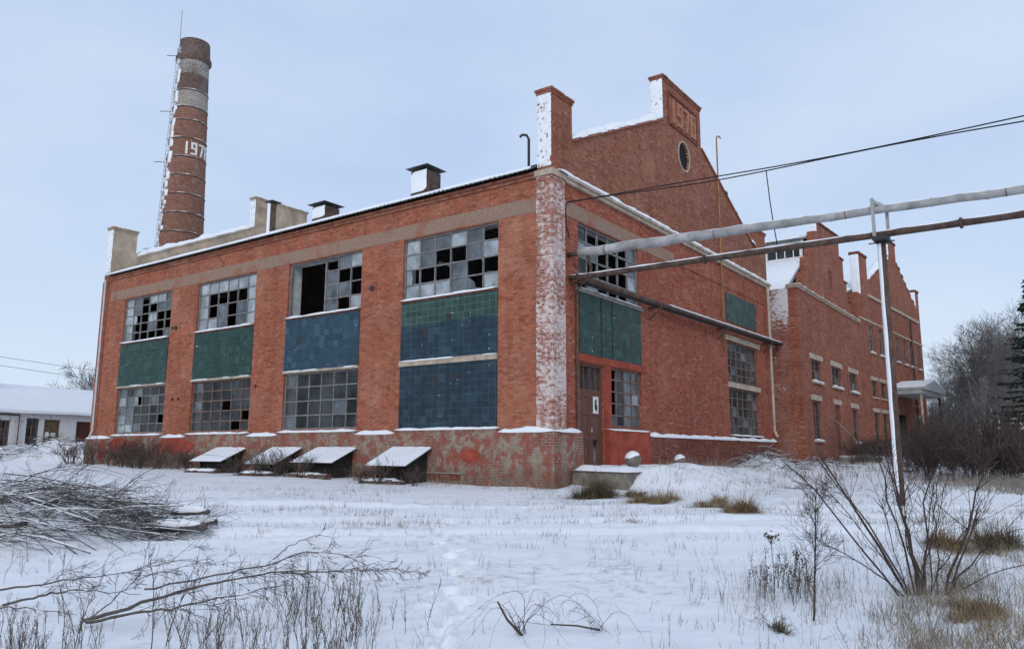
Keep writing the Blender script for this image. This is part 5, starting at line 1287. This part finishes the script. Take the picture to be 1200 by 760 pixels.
# ---- fallen saplings across the left foreground
def pix_h(px, py, h):
    """the point on the line of sight through a photo pixel that stands h above the snow"""
    q = FWD*915.6 + RGT*(px-600) + UPV*(380-py); q.normalize(); t = 2.0
    for _ in range(400):
        p = CAM+q*t
        if p.z-gz(p.x, p.y) < h: break
        t += .03
    return p
def fallen(pts, r, seed, lab, twigs=10, tl=.55):
    rg = random.Random(seed); K = [pix_h(*p) for p in pts]; path = []
    for i in range(len(K)-1):
        a, b = K[i], K[i+1]; pa = K[i-1] if i else a*2-b; pb = K[i+2] if i+2 < len(K) else b*2-a
        for s_ in range(5):
            t = s_/5; path.append(.5*((2*a)+(b-pa)*t+(2*pa-5*a+4*b-pb)*t*t+(3*a-pa-3*b+pb)*t**3)+Vector((rg.gauss(0, .006), rg.gauss(0, .006), rg.gauss(0, .006))))
    path.append(K[-1]); n = len(path)-1; o = path[0].copy(); path = [p-o for p in path]; mb = MB(); mb.tube(path, [r*(1-.82*i/n) for i in range(n+1)], 7)
    for q in range(twigs):
        t = .3+.7*q/twigs; i = min(n-1, int(t*n)); d = (path[i+1]-path[i]).normalized(); nd = d+Vector((rg.gauss(0, .4), rg.gauss(0, .4), rg.gauss(.05, .25)))
        grow(mb, mb, path[i], nd, tl*rg.uniform(.4, 1.2), max(.0025, r*.25), 2, rg, 4, .5, -.08, (2, 4), .0018, .2, .13)
    ob = mb.build('fallen_sapling', M['bark'], None, True, uv=False, loc=o)
    sm_ = MB(); sm_.tube([p_+Vector((0, 0, r*(1-.82*i/n)*.75)) for i, p_ in enumerate(path[:n-2])], [r*.55*max(0.12, .5+ns(i*.9, seed)) for i in range(n-2)], 5); sm_.build('snow', M['snow'], ob, True, uv=False); tag(ob, lab, 'fallen sapling', 'fallen saplings at the left foreground')
fallen([(98, 727, .05), (165, 707, .18), (232, 687, .30), (290, 675, .38), (340, 668, .42), (415, 671, .35)], .017, 1, 'longest fallen sapling, its cut butt low in the snow and its tip at the right', 16, .38)
fallen([(99, 729, .04), (150, 719, .12), (200, 711, .18), (270, 697, .26), (336, 684, .34)], .015, 2, 'fallen sapling lying just under the longest one and sharing its butt', 11, .34)
fallen([(4, 708, .04), (40, 699, .14), (74, 692, .20), (110, 691, .2), (165, 696, .14)], .013, 3, 'crooked fallen sapling with its butt at the left, bent over in the middle', 8, .3)
fallen([(-30, 695, .05), (30, 686, .12), (74, 680, .16), (140, 671, .22), (213, 655, .30)], .012, 4, 'slender fallen sapling, highest of those crossing the left foreground', 14, .4)
fallen([(170, 690, .10), (240, 676, .25), (310, 662, .42), (357, 647, .52), (400, 650, .50), (437, 668, .36)], .010, 5, 'thin sapling bent into a big arch at the right end of the tangle', 12, .3)
fallen([(-20, 712, .03), (30, 712, .06), (90, 720, .05)], .009, 6, 'short thin fallen sapling at the left edge below the crooked one', 3, .2)
fallen([(320, 655, .42), (345, 636, .56), (372, 627, .62), (388, 630, .60), (393, 639, .52)], .005, 7, 'thin whip curling highest over the other fallen saplings', 3, .18)
fallen([(95, 730, .05), (130, 706, .2), (160, 680, .34), (215, 664, .40), (290, 658, .40)], .007, 8, 'thin branch rising steeply from the shared butt', 10, .35)
fallen([(330, 672, .38), (390, 669, .34), (450, 667, .30), (505, 671, .22)], .006, 9, 'thin twiggy tip reaching farthest right of the fallen tangle', 14, .16)

# twigs at the bottom middle
x, y = pix_ground(612, 744)
rg = random.Random(61); mb = MB()
mb.tube([(0, 0, .0), tuple(Vector((-R0.x*.12, -R0.y*.12, .12))), tuple(Vector((-R0.x*.2, -R0.y*.2, .26)))], [.013, .011, .008], 6)
def curl(mb, n, amin, amax, r):
    for q in range(n):
        a = rg.uniform(0, 6.3); L_ = rg.uniform(amin, amax); hgt = rg.uniform(.15, .55)*L_; P = [Vector((rg.gauss(0, .03), rg.gauss(0, .03), .01))]; tw = rg.gauss(0, .9); skew = rg.uniform(.7, 1.6)
        for i in range(1, 11): t = i/10; b = a+tw*t; P.append(P[0]+Vector((cos(b)*L_*t, sin(b)*L_*t, hgt*sin((t**skew)*pi)+.01))+Vector((rg.gauss(0, .008), rg.gauss(0, .008), 0)))
        mb.tube(P, [r*(1-.07*i) for i in range(11)], 4, cap=False)
        for b in range(4): c = P[rg.randrange(3, 10)]; mb.tube([c, c+Vector((rg.gauss(0, .04), rg.gauss(0, .04), rg.uniform(0, .06)))], [.0016, .0008], 3, cap=False)
curl(mb, 12, .25, .65, .0028)
tag(mb.build('broken_branch', M['weed'], None, True, uv=False, loc=(x, y, gz(x, y))), 'broken branch with curling bramble stems at the bottom middle', 'branch')
x, y = pix_ground(705, 740); mb = MB(); curl(mb, 7, .25, .6, .0026)
mb.tube([(-.02, 0, .02), (-R0.x*.2, -R0.y*.2, .05), (-R0.x*.42, -R0.y*.42, .06)], [.009, .008, .006], 5)
tag(mb.build('bramble', M['weed'], None, True, uv=False, loc=(x, y, gz(x, y))), 'thin arching bramble with a lying stick right of the broken branch', 'bramble')
x, y = pix_ground(905, 738); mb = MB(); curl(mb, 9, .12, .35, .002)
tag(mb.build('bramble', M['weed'], None, True, uv=False, loc=(x, y, gz(x, y))), 'small curled bramble round the tiny clod at the bottom right', 'bramble')
x, y = pix_ground(1130, 690); mb = MB(); curl(mb, 16, .3, .9, .0028)
tag(mb.build('bramble', M['weed'], None, True, uv=False, loc=(x, y, gz(x, y))), 'tangled bramble at the right side under the fanning shrub', 'bramble')

# ---- brush piles
def brush(cx, cy, rx, ry, h, n, seed, lab, logs=0, ln=(.6, 2.2), rad=(.005, .016), ang0=0.0):
    rg = random.Random(seed); zb = gz(cx, cy); root = empty('brush_pile', (cx, cy, zb), 0, lab, 'brush pile'); mb = MB(); ms_ = MB()
    for i in range(n):
        a = rg.uniform(0, 6.3); q = sqrt(rg.random()); x = rx*q*cos(a); y = ry*q*sin(a); hh = h*(1-q**1.6)*rg.uniform(.1, 1.05)
        l_ = rg.uniform(*ln); b = ang0+rg.gauss(0, .55)+(pi if rg.random() < .5 else 0); el = rg.gauss(.05, .16)
        d = Vector((cos(b)*cos(el), sin(b)*cos(el), sin(el))); p = Vector((x, y, hh+gz(cx+x, cy+y)-zb))
        P = [p-d*l_/2, p-d*l_/6+Vector((0, 0, .05*l_)), p+d*l_/6+Vector((0, 0, .06*l_)), p+d*l_/2+Vector((rg.gauss(0, .05), rg.gauss(0, .05), rg.gauss(-.03, .08)))]
        P = [Vector((v_.x, v_.y, max(v_.z, gz(cx+v_.x, cy+v_.y)-zb-.03))) for v_ in P]
        r = rg.uniform(*rad)*(1 if rg.random() < .25 else .6); mb.tube(P, [r, r*.85, r*.6, r*.3], 4, rg.choice((0, 1, 1)), cap=False)
        if rg.random() < .55 and r > .004: ms_.tube([v_+Vector((0, 0, r*.9)) for v_ in P[:3]], [r*.5, r*1.15, r*.5], 5)
        if rg.random() < .5: grow(mb, mb, P[2], (d+Vector((0, 0, rg.gauss(.1, .3)))), .5, .005, 1, rg, 3, .5, 0, (2, 4), .0025)
    if n > 600:
        for i in range(26):
            a = rg.gauss(ang0, .5)+(pi if rg.random() < .3 else 0); l_ = rg.uniform(1.4, 3.2); c = Vector((rx*rg.uniform(-.8, .5), ry*rg.uniform(-.7, .7), .12)); el = rg.uniform(.45, .95); P = [c]
            for q in range(9): P.append(P[-1]+Vector((cos(a)*cos(el), sin(a)*cos(el), sin(el)))*l_/9); el -= rg.uniform(.08, .24)
            r = rg.uniform(.004, .009); mb.tube(P, [r*(1-.085*q) for q in range(10)], 4, rg.choice((0, 0, 1)), cap=False)
            for q in range(5): grow(mb, mb, P[rg.randrange(3, 9)], (cos(a)+rg.gauss(0, .5), sin(a)+rg.gauss(0, .5), rg.gauss(.3, .4)), .45, .003, 1, rg, 3, .5, 0, (2, 4), .0018)
    br = mb.build('branches', [M['twig'], M['greytwig']], root, uv=False)
    if ms_.f: sn_ = ms_.build('snow', M['snow'], root, True, uv=False); sn_['kind'] = 'stuff'; br['kind'] = 'stuff'
    for i in range(logs):
        a = rg.uniform(0, 6.3); x, y = rx*.75*rg.uniform(-1, 1), -ry*.55*rg.random(); b = ang0+rg.gauss(0, .35); l_ = rg.uniform(.6, 1.3); r = rg.uniform(.04, .075); z = gz(cx+x, cy+y)-zb+rg.uniform(.05, .25)
        lm = MB(); e = Vector((cos(b), sin(b), .05))*l_/2; c = Vector((x, y, z)); lm.tube([c-e, c, c+e], [r, r*1.05, r*.85], 9); lg = lm.build('log', M['bark'], root, True, uv=False)
        lm = MB(); snow_ledge(lm, c-e*.9+Vector((0, 0, r*.6))+Vector((-sin(b), cos(b), 0))*r*.8, c+e*.9+Vector((0, 0, r*.6))+Vector((-sin(b), cos(b), 0))*r*.8, (sin(b), -cos(b), 0), r*1.6, .06, i, .1); lm.build('snow', M['snow'], lg, True)
    mm_ = MB(); n1, n2 = 24, 16
    for j in range(n2+1):
        for i in range(n1+1):
            a = 2*pi*i/n1; q = j/n2; x, y = rx*1.02*q*cos(a), ry*1.02*q*sin(a); e = h*.55*(1-q**1.8)*(1+.5*ns((cx+x)*1.7, (cy+y)*1.7, 4))-.06*(q > .98)
            mm_.v.append((x, y, e+gz(cx+x, cy+y)-zb-.01))
    for j in range(n2):
        for i in range(n1): q = j*(n1+1)+i; mm_.f.append((q, q+n1+1, q+n1+2, q+1)); mm_.m.append(0)
    mm_.build('snow_mound', M['snow'], root, True); return root
x, y = pix_ground(38, 628); brush(x, y, 1.55, 1.7, .80, 640, 3, 'big pile of cut grey branches and logs half under snow at the left', 10, (.6, 2.6), (.004, .013), YAW-pi/2)
x, y = pix_ground(205, 622); brush(x, y, .35, .35, .22, 90, 8, 'small dark heap of twigs and logs at the right end of the big pile', 3, (.3, .9), (.005, .014), YAW-pi/2)
brush(12.2, -2.0, 2.6, 1.1, .8, 330, 6, 'heap of dark brushwood lying against the front wall right of the stone balls', 0, (.5, 1.8), (.007, .016), 0)
brush(17.5, -2.6, 2.0, 1.2, .45, 200, 16, 'low heap of frosted brushwood at the corner before the low wing', 0, (.5, 1.6), (.007, .014), 0)
p = up_at(40, 523, 50); brush(p.x, p.y, 5.5, 2.0, .7, 260, 26, 'low rubble and brush heap in front of the white shed', 0, (.6, 2), (.012, .03), ang)
# leaning plank at the left wall and boards against the low wing
mb = MB(); mb.hexa([(26.9, -3.2, .35), (27.05, -3.2, .35), (27.05, -3.1, .35), (26.9, -3.1, .35), (26.2, -1.32, 2.6), (26.35, -1.32, 2.6), (26.35, -1.29, 2.6), (26.2, -1.29, 2.6)])
tag(mb.build('leaning_plank', M['greystraw'], None), 'pale plank leaning against the low wing by its door', 'plank')
bx = empty('entrance_step', (28, -2.2, .35), 0, 'snow topped concrete step under the door of the low wing', 'step')
mb = MB(); mb.box(-1.6, 2.2, -.6, .9, -.4, .3); mb.build('step', M['concrete'], bx)
mb = MB(); snow_ledge(mb, (-1.6, .9, .302), (2.2, .9, .302), (0, -1, 0), 1.5, .12, 3); mb.build('snow', M['snow'], bx, True)
# wind dried leaning pole at the small pane of the shed side: a board leaning by the wall foot
mb = MB(); mb.hexa([(-.55, 21.0, .1), (-.5, 21.0, .1), (-.5, 21.7, .1), (-.55, 21.7, .1), (-.24, 21.1, .62), (-.19, 21.1, .62), (-.19, 21.5, .62), (-.24, 21.5, .62)])
tag(mb.build('leaning_board', M['concrete'], None), 'small pale board leaning at the foot of the long wall among shrubs', 'board')
